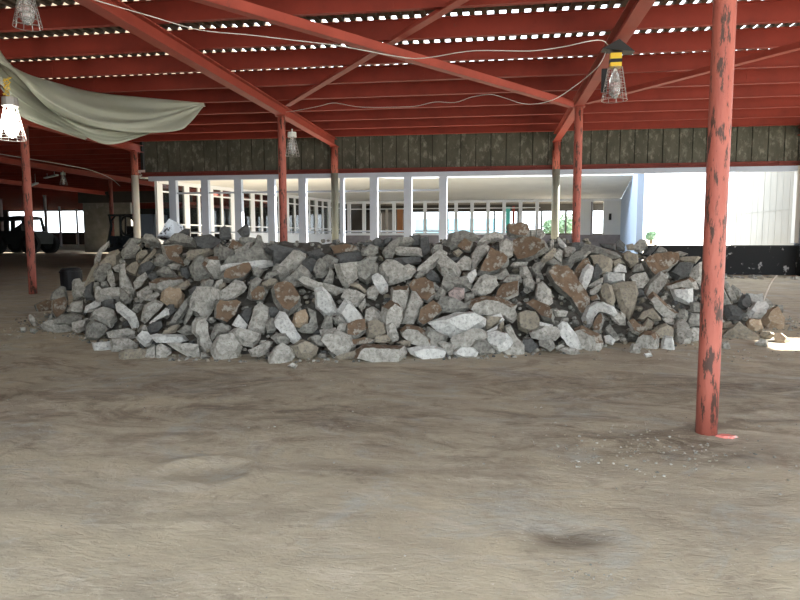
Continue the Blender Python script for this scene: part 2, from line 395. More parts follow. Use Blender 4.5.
# black low wall, pier, cream wall on the right
mb = MB(); mb.box((4.3, Y3-.04, .50), (8.32, Y3+.14, 1.37)); struct('wall_right', mb, M['black'])
mb = MB(); mb.box((4.2, Y3-.07, 1.37), (8.32, Y3+.17, 1.40)); struct('trim_1', mb, M['blackp'])
mb = MB(); mb.m = 0; mb.box((8.34, Y3-.35, 1.45), (15, Y3+.2, 4.95)); mb.m = 1; mb.box((8.34, Y3-.35, .5), (15, Y3+.2, 1.45))  # wall beyond the pier is unseen, added to block the sun
struct('wall_right_pier', mb, [M['bluegrey'], M['black']])
mb = MB()
y = 19.62
while y < 24.4:
    mb.box((8.36+.006*random.random(), y+.004, 1.2), (8.5, y+.44, 3.9)); y += .45
mb.box((8.345, 19.62, 2.42), (8.36, 24.5, 2.44))
struct('wall_right_siding', mb, mat('cream_siding', (.34, .31, .255), .8, var=(.26, .24, .20), scale=1.5, stretch=(1, 1, .3)))
mb = MB(); mb.box((8.22, Y3-.09, 1.46), (8.34, Y3+.12, 3.58)); struct('trim_2', mb, M['cream'])

# ------------------------------------------------------------------ courtyard wings
P0 = Vector((-11.0, 20.15, 0)); P1 = Vector((-7.86, 33.2, 0)); D = (P1-P0); LEN = D.length; d = D.normalized(); nrm = Vector((d.y, -d.x, 0))
w2 = bpy.data.objects.new('window_2', None); C.objects.link(w2); w2.location = P0+Vector((0, 0, .6)); w2['kind'] = 'structure'
k = 0; s = 0.05
while s < LEN:
    p = P0+d*s; mb = MB(); big = (k % 2 == 0)
    mb.bar(p+Vector((0, 0, .55)), p+Vector((0, 0, 3.5)), .10 if big else .07, .26 if big else .12, up=d)
    mb.build('mullion', M['whitef'], w2, loc=(p.x, p.y, .6)); k += 1; s += .66
for z, h, w in ((3.18, .05, .08), (2.1, .05, .08), (1.83, .05, .1), (3.50, .13, .14)):
    mb = MB(); mb.bar(P0+Vector((0, 0, z)), P1+Vector((0, 0, z)), w, h); mb.build('transom', M['whitef'], w2, loc=(P0.x, P0.y, z))
mb = MB(); mb.bar(P0+d*3.9+Vector((0, 0, 1.15)), P1+Vector((0, 0, 1.15)), .16, 1.3); struct('wall_left_sill', mb, M['whitef'])
xf0_, xf1_ = P1.x, at(621, 210, 1, 33.2).x
mb = MB(); mb.bar(P0+d*.1+Vector((0, 0, 2.65)), P1+Vector((0, 0, 2.65)), .012, 1.6)
gl = bpy.data.materials.new('tinted_pane'); gl.use_nodes = True; g_ = gl.node_tree.nodes['Principled BSDF']
g_.inputs['Base Color'].default_value = (.55, .60, .60, 1); g_.inputs['Transmission Weight'].default_value = 1; g_.inputs['Roughness'].default_value = 0; g_.inputs['IOR'].default_value = 1.3
mb.build('glass', gl, w2, loc=(P0.x, P0.y, 1.9))
# unseen walls added above the glazing to keep the sun out
mb = MB(); mb.bar(P0-d*.5+nrm*-.15+Vector((0, 0, 4.24)), P1+nrm*-.15+Vector((0, 0, 4.24)), .10, 1.38); struct('wall_left_sun_block', mb, M['darkwall'])
mb = MB(); mb.box((xf0_, 33.25, 3.6), (xf1_, 33.35, 4.95)); struct('wall_far_sun_block', mb, M['whitef'])

YF = 33.2; xf0 = P1.x; xf1 = at(621, 210, 1, YF).x
w3 = bpy.data.objects.new('window_3', None); C.objects.link(w3); w3.location = (xf0, YF, .7); w3['kind'] = 'structure'
for px in (349, 364, 378.5, 394, 409.5, 425, 440.5, 456, 472, 488, 504, 520.5, 537):
    x = at(px, 215, 1, YF).x; mb = MB(); mb.box((x-.085, YF-.06, 1.8), (x+.085, YF+.1, 3.46)); mb.build('mullion', M['whitef'], w3, loc=(x, YF, 1.8))
for z0, z1 in ((3.42, 3.54), (1.78, 1.90), (2.0, 2.04), (3.12, 3.16)):
    mb = MB(); mb.box((xf0, YF-.05 if z1-z0 > .1 else YF, z0), (xf1 if z0 > 3.3 else at(540, 215, 1, YF).x, YF+.12, z1)); mb.build('transom', M['whitef'], w3, loc=(xf0, YF, z0))
mb = MB(); mb.box((xf0, YF-.02, .5), (xf1, YF+.2, 1.78)); struct('wall_far_sill', mb, M['mauve'])
mb = MB()
xa, xb, xc = at(580, 215, 1, YF).x, at(593, 215, 1, YF).x, at(603.5, 215, 1, YF).x
mb.box((xa, YF, 1.78), (xb, YF+.12, 3.42)); mb.box((xc, YF, 1.78), (xf1, YF+.12, 3.42)); struct('wall_far_white', mb, M['soffit'])
x = at(591.5, 215, 1, YF).x; mb = MB(); mb.box((x-.03, YF-.03, 1.78), (x+.03, YF, 3.4)); struct('trim_3', mb, M['mauve'])
p = at(610, 216, 1, YF); mb = MB(); mb.box((p.x-.06, YF-.06, p.z-.2), (p.x+.06, YF, p.z+.12)); mb.tube([(p.x, YF-.1, p.z), (p.x, YF-.1, p.z+.1)], .05)
tag(mb.build('wall_lantern', M['blackp'], loc=(p.x, YF-.05, p.z)), 'small dark fitting on the white far wall of the courtyard', 'wall lamp')
# room behind the far wing : dark ceiling band, dark left half, open right half
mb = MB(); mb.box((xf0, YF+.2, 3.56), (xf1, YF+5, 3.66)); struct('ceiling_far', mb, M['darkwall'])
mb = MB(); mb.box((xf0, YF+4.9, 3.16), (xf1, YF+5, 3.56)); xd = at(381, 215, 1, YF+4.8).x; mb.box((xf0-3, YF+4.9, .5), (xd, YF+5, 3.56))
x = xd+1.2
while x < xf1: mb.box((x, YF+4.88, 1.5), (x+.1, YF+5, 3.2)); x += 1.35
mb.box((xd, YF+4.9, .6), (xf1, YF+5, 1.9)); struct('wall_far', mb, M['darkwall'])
def board(px0, px1, py0, py1, Y, m, name, lab, cat, t=.05):
    a = at(px0, py0, 1, Y); b = at(px1, py1, 1, Y); mb = MB(); z0 = zf(Y)
    mb.box((a.x, Y, z0), (b.x, Y+t, a.z)); o = mb.build(name, m, loc=((a.x+b.x)/2, Y, z0)); return tag(o, lab, cat)
board(397, 403, 209, 231, YF+2.5, M['orange'], 'orange_board', 'orange brown board standing behind the far courtyard windows', 'board')
board(506, 510, 207, 231, YF+2.5, M['teal'], 'teal_board', 'narrow teal board standing behind the far courtyard windows', 'board')
board(512.5, 514.5, 206, 231, YF+2.8, M['red'], 'red_post', 'thin red post behind the far courtyard windows beside the teal board', 'post')
board(385.5, 388, 209, 231, YF+2.2, M['cream'], 'door_leaf', 'pale narrow board behind the far windows left of the orange board', 'board')
p0 = at(415, 219, 1, 60); p1 = at(505, 219, 1, 60)
mb = MB(); mb.box((p0.x, 60, zf(60)-.1), (p1.x, 60.1, p0.z))
tag(mb.build('site_hoarding', M['skyblue'], loc=(p0.x, 60, 1)), 'light blue hoarding in the yard seen through the far courtyard windows', 'fence')
def tree(px, Y, h, r, lab):
    p = at(px, 235, 1, Y); e = empty('tree', (p.x, Y, zf(Y)), lab, 'tree')
    mb = MB(); mb.tube([(p.x, Y, zf(Y)-.05), (p.x+.1, Y, zf(Y)+h*.6)], [.16, .08], 8); mb.build('trunk', M['bark'], e, loc=(p.x, Y, zf(Y)))
    mb = MB()
    for i in range(420):
        v = Vector((random.gauss(0, 1), random.gauss(0, 1), random.gauss(0, 1))).normalized()*random.random()**.4
        c = Vector((p.x, Y, zf(Y)+h*.66))+Vector((v.x*r, v.y*r, v.z*h*.34)); a = Vector((random.uniform(-1, 1), random.uniform(-1, 1), random.uniform(-1, 1))).normalized()
        b = a.orthogonal().normalized(); L_ = random.uniform(.12, .25)
        mb.add([c-a*L_, c+b*L_*.5, c+a*L_, c-b*L_*.5], [(0, 1, 2, 3)])
    mb.build('crown', M['leaf'], e, loc=(p.x, Y, zf(Y)))
tree(566, 52, 2.6, .9, 'small green tree in the yard seen behind the right rear column')
tree(551, 56, 2.2, .7, 'small green bush in the yard left of the right rear column')
tree(651, 60, 1.1, .4, 'small sunlit bush beyond the window wall right of the shaded wing wall')

# canopies (sloping soffits)
def slab(pts, t, name, m):
    mb = MB(); n = len(pts); mb.add([Vector(p) for p in pts]+[Vector(p)+Vector((0, 0, t)) for p in pts],
        [tuple(range(n)), tuple(range(2*n-1, n-1, -1))]+[(i, (i+1) % n, n+(i+1) % n, n+i) for i in range(n)]); return struct(name, mb, m)
YN = 26.2; zn = 4.02
cin = at(400, 182, 1, YN); cr = at(633, 177.5, 1, YN); cf = at(620, 200, 1, YF)
slab([(xf0, YF-.05, 3.55), (cf.x+.05, YF-.05, 3.55), (cr.x, YN, zn), (cin.x, YN, zn)], .12, 'ceiling_canopy_far', M['soffit'])
q = at(386, 178, 1, 19.7)
slab([(P0.x-.35, P0.y-.5, 3.55), (P1.x, P1.y-.05, 3.55), (cin.x, YN, zn), (-8.2, 19.7, 3.8)], .12, 'ceiling_canopy_left', M['soffit'])
slab([(P0.x-.35, 19.52, 3.72), (-5.8, 19.52, 3.86), (-5.8, 22.4, 3.86), (P0.x-.35, 22.4, 3.72)], .08, 'ceiling_sun_block', M['soffit'])  # extra slab added to keep the sun off the hall floor
# wing wall, white with bluish shade in its colour
a = at(637, 210, 1, 21.5); b = Vector((xf1, YF, 0))
mb = MB(); mb.add([(a.x, 21.5, .5), (b.x, YF, .5), (b.x, YF, 3.55), (cr.x, YN, zn), (a.x, 21.5, 4.05), (a.x+.2, 21.5, .5), (b.x+.2, YF, .5), (b.x+.2, YF, 3.55), (cr.x+.2, YN, zn), (a.x+.2, 21.5, 4.05)],
    [(0, 1, 2, 3, 4), (9, 8, 7, 6, 5), (0, 4, 9, 5), (4, 3, 8, 9), (3, 2, 7, 8), (2, 1, 6, 7), (1, 0, 5, 6)])
struct('wall_right_courtyard', mb, M['whiteshade'])

# ------------------------------------------------------------------ left hall
YW = 60
def wallrect(mb, x0, x1, z0, z1, Y, t=.2): mb.box((x0, Y, z0), (x1, Y+t, z1))
wx0, wx1 = at(8, 220, 1, YW).x, at(83.5, 220, 1, YW).x; zt, zb = at(50, 211, 1, YW).z, at(50, 232.5, 1, YW).z
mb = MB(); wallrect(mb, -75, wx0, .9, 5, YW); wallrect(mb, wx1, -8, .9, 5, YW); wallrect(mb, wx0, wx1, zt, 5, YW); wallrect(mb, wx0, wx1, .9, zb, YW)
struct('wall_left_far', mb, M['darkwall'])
x = at(76, 220, 1, YW).x; mb = MB(); mb.box((x-.06, YW-.06, 1.0), (x+.06, YW-.01, zb)); struct('trim_4', mb, M['cream'])
gx0, gx1 = at(83.5, 220, 1, 38).x, at(131, 220, 1, 38).x
mb = MB(); mb.box((gx0, 38, .6), (gx1, 38.3, 3.9)); mb.m = 1; mb.box((gx0-.3, 37.98, 3.9), (gx1+4, 38.3, 4.6)); struct('wall_left', mb, [M['greywall'], M['darkwall']])
mb = MB(); mb.box((-75.3, -4, -.1), (-75, 62, 5)); struct('wall_left_side', mb, M['darkwall'])
mb = MB(); mb.box((-15, 44, .6), (-8.2, 44.2, 4.9)); struct('wall_left_rear', mb, M['darkwall'])

# ------------------------------------------------------------------ vehicles
def wheel(mb_parent, x, y, z, r, w, axis, name='wheel'):
    mb = MB(); n = 28
    prof = [(-w/2, r*.55), (-w/2, r*.9), (-w*.38, r), (w*.38, r), (w/2, r*.9), (w/2, r*.55)]
    vs = []
    for (a, rr) in prof:
        for k in range(n):
            t = 2*PI*k/n; u = Vector((math.cos(t)*rr, a, math.sin(t)*rr)); vs.append(Vector((x, y, z))+(u if axis == 'y' else Vector((u.y, u.x, u.z))))
    m = len(prof); mb.add(vs, [(i*n+k, i*n+(k+1) % n, (i+1)*n+(k+1) % n, (i+1)*n+k) for i in range(m-1) for k in range(n)])
    for k in range(0, n):
        t = 2*PI*k/n; c = Vector((math.cos(t), 0, math.sin(t))) if axis == 'y' else Vector((0, math.cos(t), math.sin(t)))
        ax = Vector((0, 1, 0)) if axis == 'y' else Vector((1, 0, 0))
        mb.bar(Vector((x, y, z))+c*r*.99-ax*w*.4, Vector((x, y, z))+c*r*.99+ax*w*.4, .05, .04, up=c)
    wh = mb.build(name, M['tyre'], mb_parent, loc=(x, y, z))
    hb = MB(); ax = Vector((0, 1, 0)) if axis == 'y' else Vector((1, 0, 0))
    hb.tube([Vector((x, y, z))-ax*w*.42, Vector((x, y, z))+ax*w*.42], r*.56, 20); hb.tube([Vector((x, y, z))-ax*w*.5, Vector((x, y, z))+ax*w*.5], r*.2, 10)
    h = hb.build('hub', M['vehicle'], wh); h.location = (0, 0, 0)
    me = h.data
    for v in me.vertices: v.co -= Vector((x, y, z))
    return wh
# rough terrain truck, seen side on at the far left
TY = 36.0; zg = zf(TY); tx = at(22, 240, 1, TY).x
tr_ = empty('utility_truck', (tx, TY, zg), 'dark utility truck with big tyres parked before the bright far window', 'truck')
sc = (TY*1.04)/F   # metres per photo pixel there
def tp(px, py): p = at(px, py, 1, TY); return p.x, p.z
def side(poly, y0, y1, name, m, par):
    mb = MB(); n = len(poly); pts = [tp(*q) for q in poly]
    mb.add([(x, y0, z) for x, z in pts]+[(x, y1, z) for x, z in pts], [tuple(range(n)), tuple(range(2*n-1, n-1, -1))]+[(i, (i+1) % n, n+(i+1) % n, n+i) for i in range(n)])
    return mb.build(name, m, par, loc=(tx, TY, zg))
side([(-22, 236), (-22, 231), (36, 231), (44, 233), (46, 238), (46, 244), (-22, 244)], TY-.75, TY+.75, 'body', M['vehicle'], tr_)
side([(-16, 219), (28, 216), (33, 217), (34, 219.5), (-16, 222)], TY-.8, TY+.8, 'roof', M['vehicle'], tr_)
for poly in ([(31.5, 218), (34, 218), (37.5, 231), (34.5, 231)], [(13, 220), (17, 220), (17, 231), (13, 231)], [(2, 220), (6.5, 220), (6.5, 231), (2, 231)], [(-15, 220), (-12, 220), (-12, 231), (-15, 231)]):
    for y in (TY-.75, TY+.69): side(poly, y, y+.06, 'roof_post', M['vehicle'], tr_)
side([(17, 229), (24, 223.5), (25, 231), (17, 231)], TY-.3, TY+.3, 'seat', M['vehicle'], tr_)
wr = 10.0*sc
for px in (40, 7, -18):
    x = at(px, 240, 1, TY).x
    for y in (TY-.85, TY+.85): wheel(tr_, x, y, zg+wr*.98, wr, .38, 'y')

# skid-steer loader
LY = 26.0; zl = zf(LY); lx = at(136, 240, 1, LY).x
ld = empty('skid_steer_loader', (lx, LY, zl), 'dark skid steer loader with open cab parked behind the left end of the pile', 'loader')
def L0(px, py, Y=LY): p = at(px, py, 1, Y); return p.x, p.z
def part(boxes, name, m, bars=()):
    mb = MB()
    for (a, b, c, e, y0, y1) in boxes:
        x0, z1 = L0(a, b); x1, z0 = L0(c, e); mb.box((x0, y0, z0), (x1, y1, z1))
    for (q0, q1, y, w) in bars:
        x0, z0 = L0(*q0); x1, z1 = L0(*q1); mb.bar((x0, y, z0), (x1, y, z1), w, w)
    return mb.build(name, m, ld, loc=(lx, LY, zl))
part([(112, 236, 158, 249, LY-.2, LY+1.5)], 'body', M['loader'])
part([(111, 214.5, 138, 216.2, LY-.25, LY+1.1)], 'cab_roof', M['loader'])
part([], 'cab_frame', M['loader'], [((112, 215), (114, 226), LY-.2, .07), ((114, 226), (110, 247), LY-.2, .08), ((123, 216), (124, 240), LY-.2, .09), ((137, 215), (140, 238), LY-.2, .12),
     ((118, 216), (113, 222), LY-.2, .05), ((112, 215), (112, 240), LY+1.05, .07), ((137, 215), (137, 240), LY+1.05, .08)])
mb = MB(); cx, cz = L0(131, 226)
mb.tube([(cx+math.cos(t)*.33, LY-.25, cz+math.sin(t)*.42) for t in [2*PI*k/20 for k in range(21)]], .05, 6); mb.build('round_guard', M['loader'], ld, loc=(lx, LY, zl))
part([(124, 226, 136, 240, LY+.2, LY+.7), (126, 220, 134, 227, LY+.6, LY+.7)], 'seat', M['blackp'])
mb = MB()
x0, z1 = L0(138, 214.5); x1, z0 = L0(157.5, 236)
mb.box((x0, LY-.3, z0), (x1, LY-.22, z1)); 
for k in range(7):
    zz = z0+(z1-z0)*(k+.7)/8; mb.box((x0+.1, LY-.33, zz), (x1-.08, LY-.30, zz+.04))
mb.box((x0, LY-.33, z0), (x0+.08, LY+.9, z1)); mb.box((x1-.06, LY-.33, z0), (x1, LY+.9, z1)); mb.box((x0, LY-.33, z1-.07), (x1, LY+.9, z1))
mb.build('engine_grille', mat('blue_grey_guard', (.20, .25, .31), .5), ld, loc=(lx, LY, zl))
part([(118, 238, 122, 252, LY-.4, LY-.25)], 'lift_arm', M['loader'], [((113, 250), (150, 240), LY-.35, .16)])
for px in (120, 150):
    x = L0(px, 240)[0]
    for y in (LY-.1, LY+1.45): wheel(ld, x, y, zl+.40, .41, .28, 'y')

# black tub left of pile
p = at(72, 294, 1, 15.2); zt_ = zf(15.2)
mb = MB(); mb.tube([(p.x, 15.2, zt_), (p.x, 15.2, zt_+.05), (p.x, 15.2, zt_+.40), (p.x, 15.2, zt_+.52), (p.x, 15.2, zt_+.56)], [.23, .25, .265, .25, .20], 20)
mb.tube([(p.x, 15.2, zt_+.44), (p.x, 15.2, zt_+.48)], .28, 20)
tag(mb.build('plastic_drum', M['blackp'], loc=(p.x, 15.2, zt_), smooth=False), 'black squat plastic drum behind the left end of the pile', 'drum')

# ------------------------------------------------------------------ hanging sheet
def cr_spline(pts, n):
    out = []; P = [pts[0]]+list(pts)+[pts[-1]]
    seg = len(pts)-1
    for k in range(n+1):
        t = k/n*seg; i = min(int(t), seg-1); u = t-i; a, b, c, e = (Vector(P[i+j]) for j in range(4))
        out.append(.5*((2*b)+(-a+c)*u+(2*a-5*b+4*c-e)*u*u+(-a+3*b-3*c+e)*u**3))
    return out
def sheet(mb, curves, nu=60, nv=18, amp=.04, ph=0):
    rows = [cr_spline([at(x, y, 1, Y) for x, y, Y in c], nu) for c in curves]
    g = []
    for i in range(nu+1):
        g.append(cr_spline([r[i] for r in rows], nv))
    for i in range(nu+1):
        for j in range(nv+1):
            v = g[i][j]; w = math.sin(j/nv*PI)
            v.y += amp*w*math.sin(j*1.35+i*.03+ph)*1.6+amp*w*noise.noise(Vector((i*.06, j*.35, ph)))*3
    mb.add([v for c in g for v in c], [(i*(nv+1)+j, (i+1)*(nv+1)+j, (i+1)*(nv+1)+j+1, i*(nv+1)+j+1) for i in range(nu) for j in range(nv)])
mb = MB()
sheet(mb, [[(-8, 38, 8.6), (15, 68, 9.4), (60, 84, 10.6), (100, 93, 11.3), (150, 98, 11.7), (204, 103, 11.9)],
           [(-8, 44, 8.5), (16, 71, 9.3), (60, 92, 10.3), (103, 107, 11.0), (150, 112, 11.4), (204, 104.5, 11.9)],
           [(-8, 50, 8.5), (17, 73, 9.2), (55, 103, 10.1), (98, 121, 10.7), (150, 122, 11.2), (203, 106, 11.9)],
           [(-8, 58, 8.6), (17, 75, 9.2), (50, 109, 10.2), (92, 127, 10.7), (135, 133, 11.0), (176, 131, 11.3), (190, 123, 11.5), (203, 107, 11.9)]], ph=0)
sheet(mb, [[(-8, 52, 9.0), (16, 72, 9.6), (45, 100, 10.4), (80, 117, 10.9), (120, 124, 11.2), (150, 128, 11.4), (176, 128, 11.6)],
           [(-4, 64, 9.1), (19, 88, 9.7), (50, 112, 10.4), (85, 131, 10.8), (118, 137, 11.2), (140, 134, 11.4), (165, 130, 11.6)],
           [(0, 84, 9.2), (20, 100, 9.6), (50, 119, 10.2), (80, 134, 10.6), (104, 144, 10.9), (125, 142, 11.2), (152, 132, 11.5)]], amp=.04, ph=2)
sheet(mb, [[(0, 86, 9.6), (22, 96, 9.9), (50, 112, 10.5), (85, 128, 11)], [(8, 104, 9.6), (24, 112, 9.9), (50, 124, 10.4), (85, 136, 10.9)],
           [(14, 112, 9.8), (28, 120, 10), (55, 130, 10.4), (86, 140, 10.9)]], amp=.05, nu=30, nv=10, ph=4)
o = mb.build('plastic_sheet', M['tarp'], loc=(-7, 11, 4), smooth=True)
sm = o.modifiers.new('thick', 'SOLIDIFY'); sm.thickness = .004
tag(o, 'grey-white plastic sheet sagging from the roof at upper left', 'sheet')

# ------------------------------------------------------------------ lamps and cords
def cage_lamp(p, s, label, on=False, kind='yellow', ctop=0):
    """p = point the lamp hangs from; s = overall height"""
    e = empty('caged_lamp', p, label, 'lamp'); x, y, z = p
    hs = s*.42
    mb = MB()
    if kind == 'yellow':
        mb.box((x-.075, y-.06, z-.20*s-.24*s), (x+.075, y+.06, z-.20*s)); mb.build('socket', M['yellow'], e, loc=p)
        mb = MB(); zz = z-.33*s; mb.box((x-.08, y-.065, zz-.03*s), (x+.08, y+.065, zz+.03*s)); mb.build('black_band', M['blackp'], e, loc=p)
        mb = MB(); mb.add([(x-.19, y-.1, z-.13*s), (x+.02, y-.15, z), (x+.24, y-.1, z-.2*s), (x-.02, y-.12, z-.17*s)]+[(x-.19, y+.1, z-.13*s), (x+.02, y+.15, z), (x+.24, y+.1, z-.2*s), (x-.02, y+.12, z-.17*s)],
            [(0, 3, 2, 1), (4, 5, 6, 7), (0, 1, 5, 4), (1, 2, 6, 5), (2, 3, 7, 6), (3, 0, 4, 7)]); mb.build('hood', M['blackp'], e, loc=p)
        mb = MB(); mb.box((x-.17, y+.08, z-.83*s), (x-.09, y+.12, z-.42*s)); mb.build('ballast_plate', M['blackp'], e, loc=p)
        zc0 = z-.44*s
    else:
        mb.tube([(x, y, z), (x, y, z-.10*s), (x, y, z-.12*s), (x, y, z-.30*s)], [.012, .012, .16*s, .17*s], 14); mb.build('socket', M['socket'] if not on else M['wire'], e, loc=p); zc0 = z-.3*s
    z1 = z-s; r0, r1 = (.10, .175) if kind == 'yellow' else (.12*s, .27*s)
    mb = MB()
    for k in range(10):
        t = 2*PI*k/10; mb.tube([(x+math.cos(t)*r0*f_, y+math.sin(t)*r0*f_, zc0) for f_ in (.2, 1)]+[(x+math.cos(t)*r1, y+math.sin(t)*r1, z1)], .0038, 4)
    for j in range(7):
        u = j/6; rr = r0+(r1-r0)*u; zz = zc0+(z1-zc0)*u
        mb.tube([(x+math.cos(2*PI*k/16)*rr, y+math.sin(2*PI*k/16)*rr, zz) for k in range(17)], .0035, 4)
    mb.build('wire_cage', M['wire'], e, loc=p)
    hb = (zc0-z1); b = MB(); n = 9; prof = [(0, .03), (.12, .035), (.35, .075), (.6, .085), (.8, .07), (.92, .035), (.95, .005)]
    sc_ = (1.0 if kind == 'yellow' else s/.55); sc_ *= .95 if on else 1
    b.tube([(x, y, zc0-hb*a) for a, r_ in prof], [r_*sc_ for a, r_ in prof], 16)
    b.build('bulb', M['bulb_on'] if on else M['glass'], e, loc=p, smooth=True)
    return e
lp = at(616, 42, 2, HB-.04); cage_lamp(lp, .80, 'yellow and black caged work lamp hanging unlit under the right roof beam')
q = at(25, -24, 1, 6.2); cage_lamp(q, .50, 'wire caged work lamp cut off by the top left corner', kind='plain')
q = at(9.5, 92, 1, 9.0); lit = cage_lamp(q, .70, 'brightly lit work lamp hanging at the left edge below the plastic sheet', on=True, kind='plain')
ll = bpy.data.lights.new('lamp_light', 'POINT'); ll.energy = 6; ll.color = (1, .95, .82); ll.shadow_soft_size = .1
lo = bpy.data.objects.new('lamp_light', ll); C.objects.link(lo); lo.location = Vector(q)+Vector((0, -.28, -.6))
q = at(292, 129, 1, 13.4); cage_lamp(q, .56, 'small unlit caged lamp hanging beside the top of the left rear column', kind='plain')
q = at(63, 171, 1, 24); cage_lamp(q, .55, 'small distant caged lamp hanging in the dark hall above the truck', kind='plain')

def cord(pts, r, lab, name='lamp_cord', m='cord', n=70):
    mb = MB(); mb.tube(cr_spline([at(x, y, 1, Y) for x, y, Y in pts], n), r, 6)
    p = at(*pts[0][:2], 1, pts[0][2]); o = mb.build(name, M[m], loc=p, smooth=True); tag(o, lab, 'cord'); return o
cord([(60, -12, 6.2), (95, 0, 6.6), (150, 16, 7.1), (200, 30, 7.6), (250, 35, 7.8), (300, 41, 8), (340, 46, 8.1), (400, 57, 8.4), (425, 58, 8.4), (462, 52, 8.2), (487, 50.5, 8.1), (530, 51, 8.0), (562, 47, 7.9), (598, 40, 7.8), (608, 45, lp.y)], .0055,
     'white cord looping across the roof from upper left to the yellow caged lamp')
cord([(286, 112, 13.9), (300, 110, 13.6), (320, 106, 13.2), (335, 103, 13), (360, 107, 12.6), (400, 107, 12), (417, 106, 11.7), (435, 102, 11.3), (455, 102.5, 11), (472, 97, 10.5), (490, 94.5, 10), (505, 98, 9.8), (520, 103, 9.6), (535, 104, 9.4), (555, 99, 9.2), (575, 86, 9), (590, 74, 8.6), (600, 64, 8.2), (606, 52, lp.y)], .005,
     'thin wavy cord drooping from the yellow lamp to the left rear column')
cord([(-6, 153, 18), (30, 159, 18.5), (60, 164, 19), (90, 170, 20), (110, 178, 21), (120, 186, 22)], .009, 'pale thin cord crossing behind the left column in the dark hall')
# yellow twisted twine by the lit lamp
mb = MB(); pts = []
for k in range(40):
    pts.append(at(7+3.5*math.sin(k*1.3)+random.uniform(-1.5, 1.5), 78+k*.45+2*math.cos(k*2.1), 1, 9.0+.05*math.sin(k)))
mb.tube(pts, .006, 5); tag(mb.build('tangled_twine', M['yellow'], loc=pts[0]), 'yellow tangled twine above the lit lamp at left edge', 'twine')

# white strip lights far away in the dark hall
for (a, b, Y, lab) in (((45, 178), (57, 175), 26, 'pale strip lamp on the hall ceiling, nearer one'), ((30, 186), (37, 183), 27, 'pale strip lamp on the hall ceiling right behind the left column')):
    A = at(*a, 1, Y+1.5); B = at(*b, 1, Y); mb = MB(); mb.bar(A, B, .14, .06); mb.tube([A+(B-A)*.2, Vector((*(A+(B-A)*.2).xy, HP+.01))], .01, 5); mb.tube([A+(B-A)*.8, Vector((*(A+(B-A)*.8).xy, HP+.01))], .01, 5); tag(mb.build('strip_lamp', M['socket'], loc=A), lab, 'lamp')

# ------------------------------------------------------------------ rubble pile
TOE = [(-9.2, 11.4), (-8.3, 10.5), (-5.75, 8.85), (-4.6, 8.05), (-4.18, 7.95), (-2.68, 7.95), (-1.2, 8.3), (.1, 8.6), (1.46, 9.15), (2.81, 9.8), (4.87, 11.5), (5.6, 12.2)]
HX = [(-9.0, 0), (-8.6, .10), (-8.2, .32), (-7.5, .92), (-7.0, 1.38), (-6.5, 1.5), (-5, 1.55), (-2, 1.53), (0, 1.53), (1.5, 1.53), (2.3, 1.38), (3.0, 1.12), (3.6, .85), (4.2, .62), (4.8, .42), (5.2, .18), (5.6, 0)]
LSX = [(-8, 1.5), (-6.4, 2.2), (-4.5, 3.1), (2, 3.1), (3.6, 2.1), (4.6, 1.5)]
def hill(x, y):
    """height of the heap's surface over the floor"""
    t = y-lerp(TOE, x); H = lerp(HX, x)
    if t < -.15: return 0
    up = min(1, (t+.15)/lerp(LSX, x))
    down = max(0, min(1, (14.15-y)/1.3))
    return H*min(up, down)
def hit_hill(px, py):
    r = ray(px, py); last = None; best = None
    y = 7.0
    while y < 13.6:
        t = y/r.y; p = EYE+r*t; h = zf(p.y)+hill(p.x, p.y)
        if p.z <= h+.02: return p
        g = p.z-h
        if best is None or (g < best[0] and hill(p.x, p.y) > .02): best = (g, p)
        y += .04
    t = max(9, min(12.2, best[1].y))/r.y
    return EYE+r*t
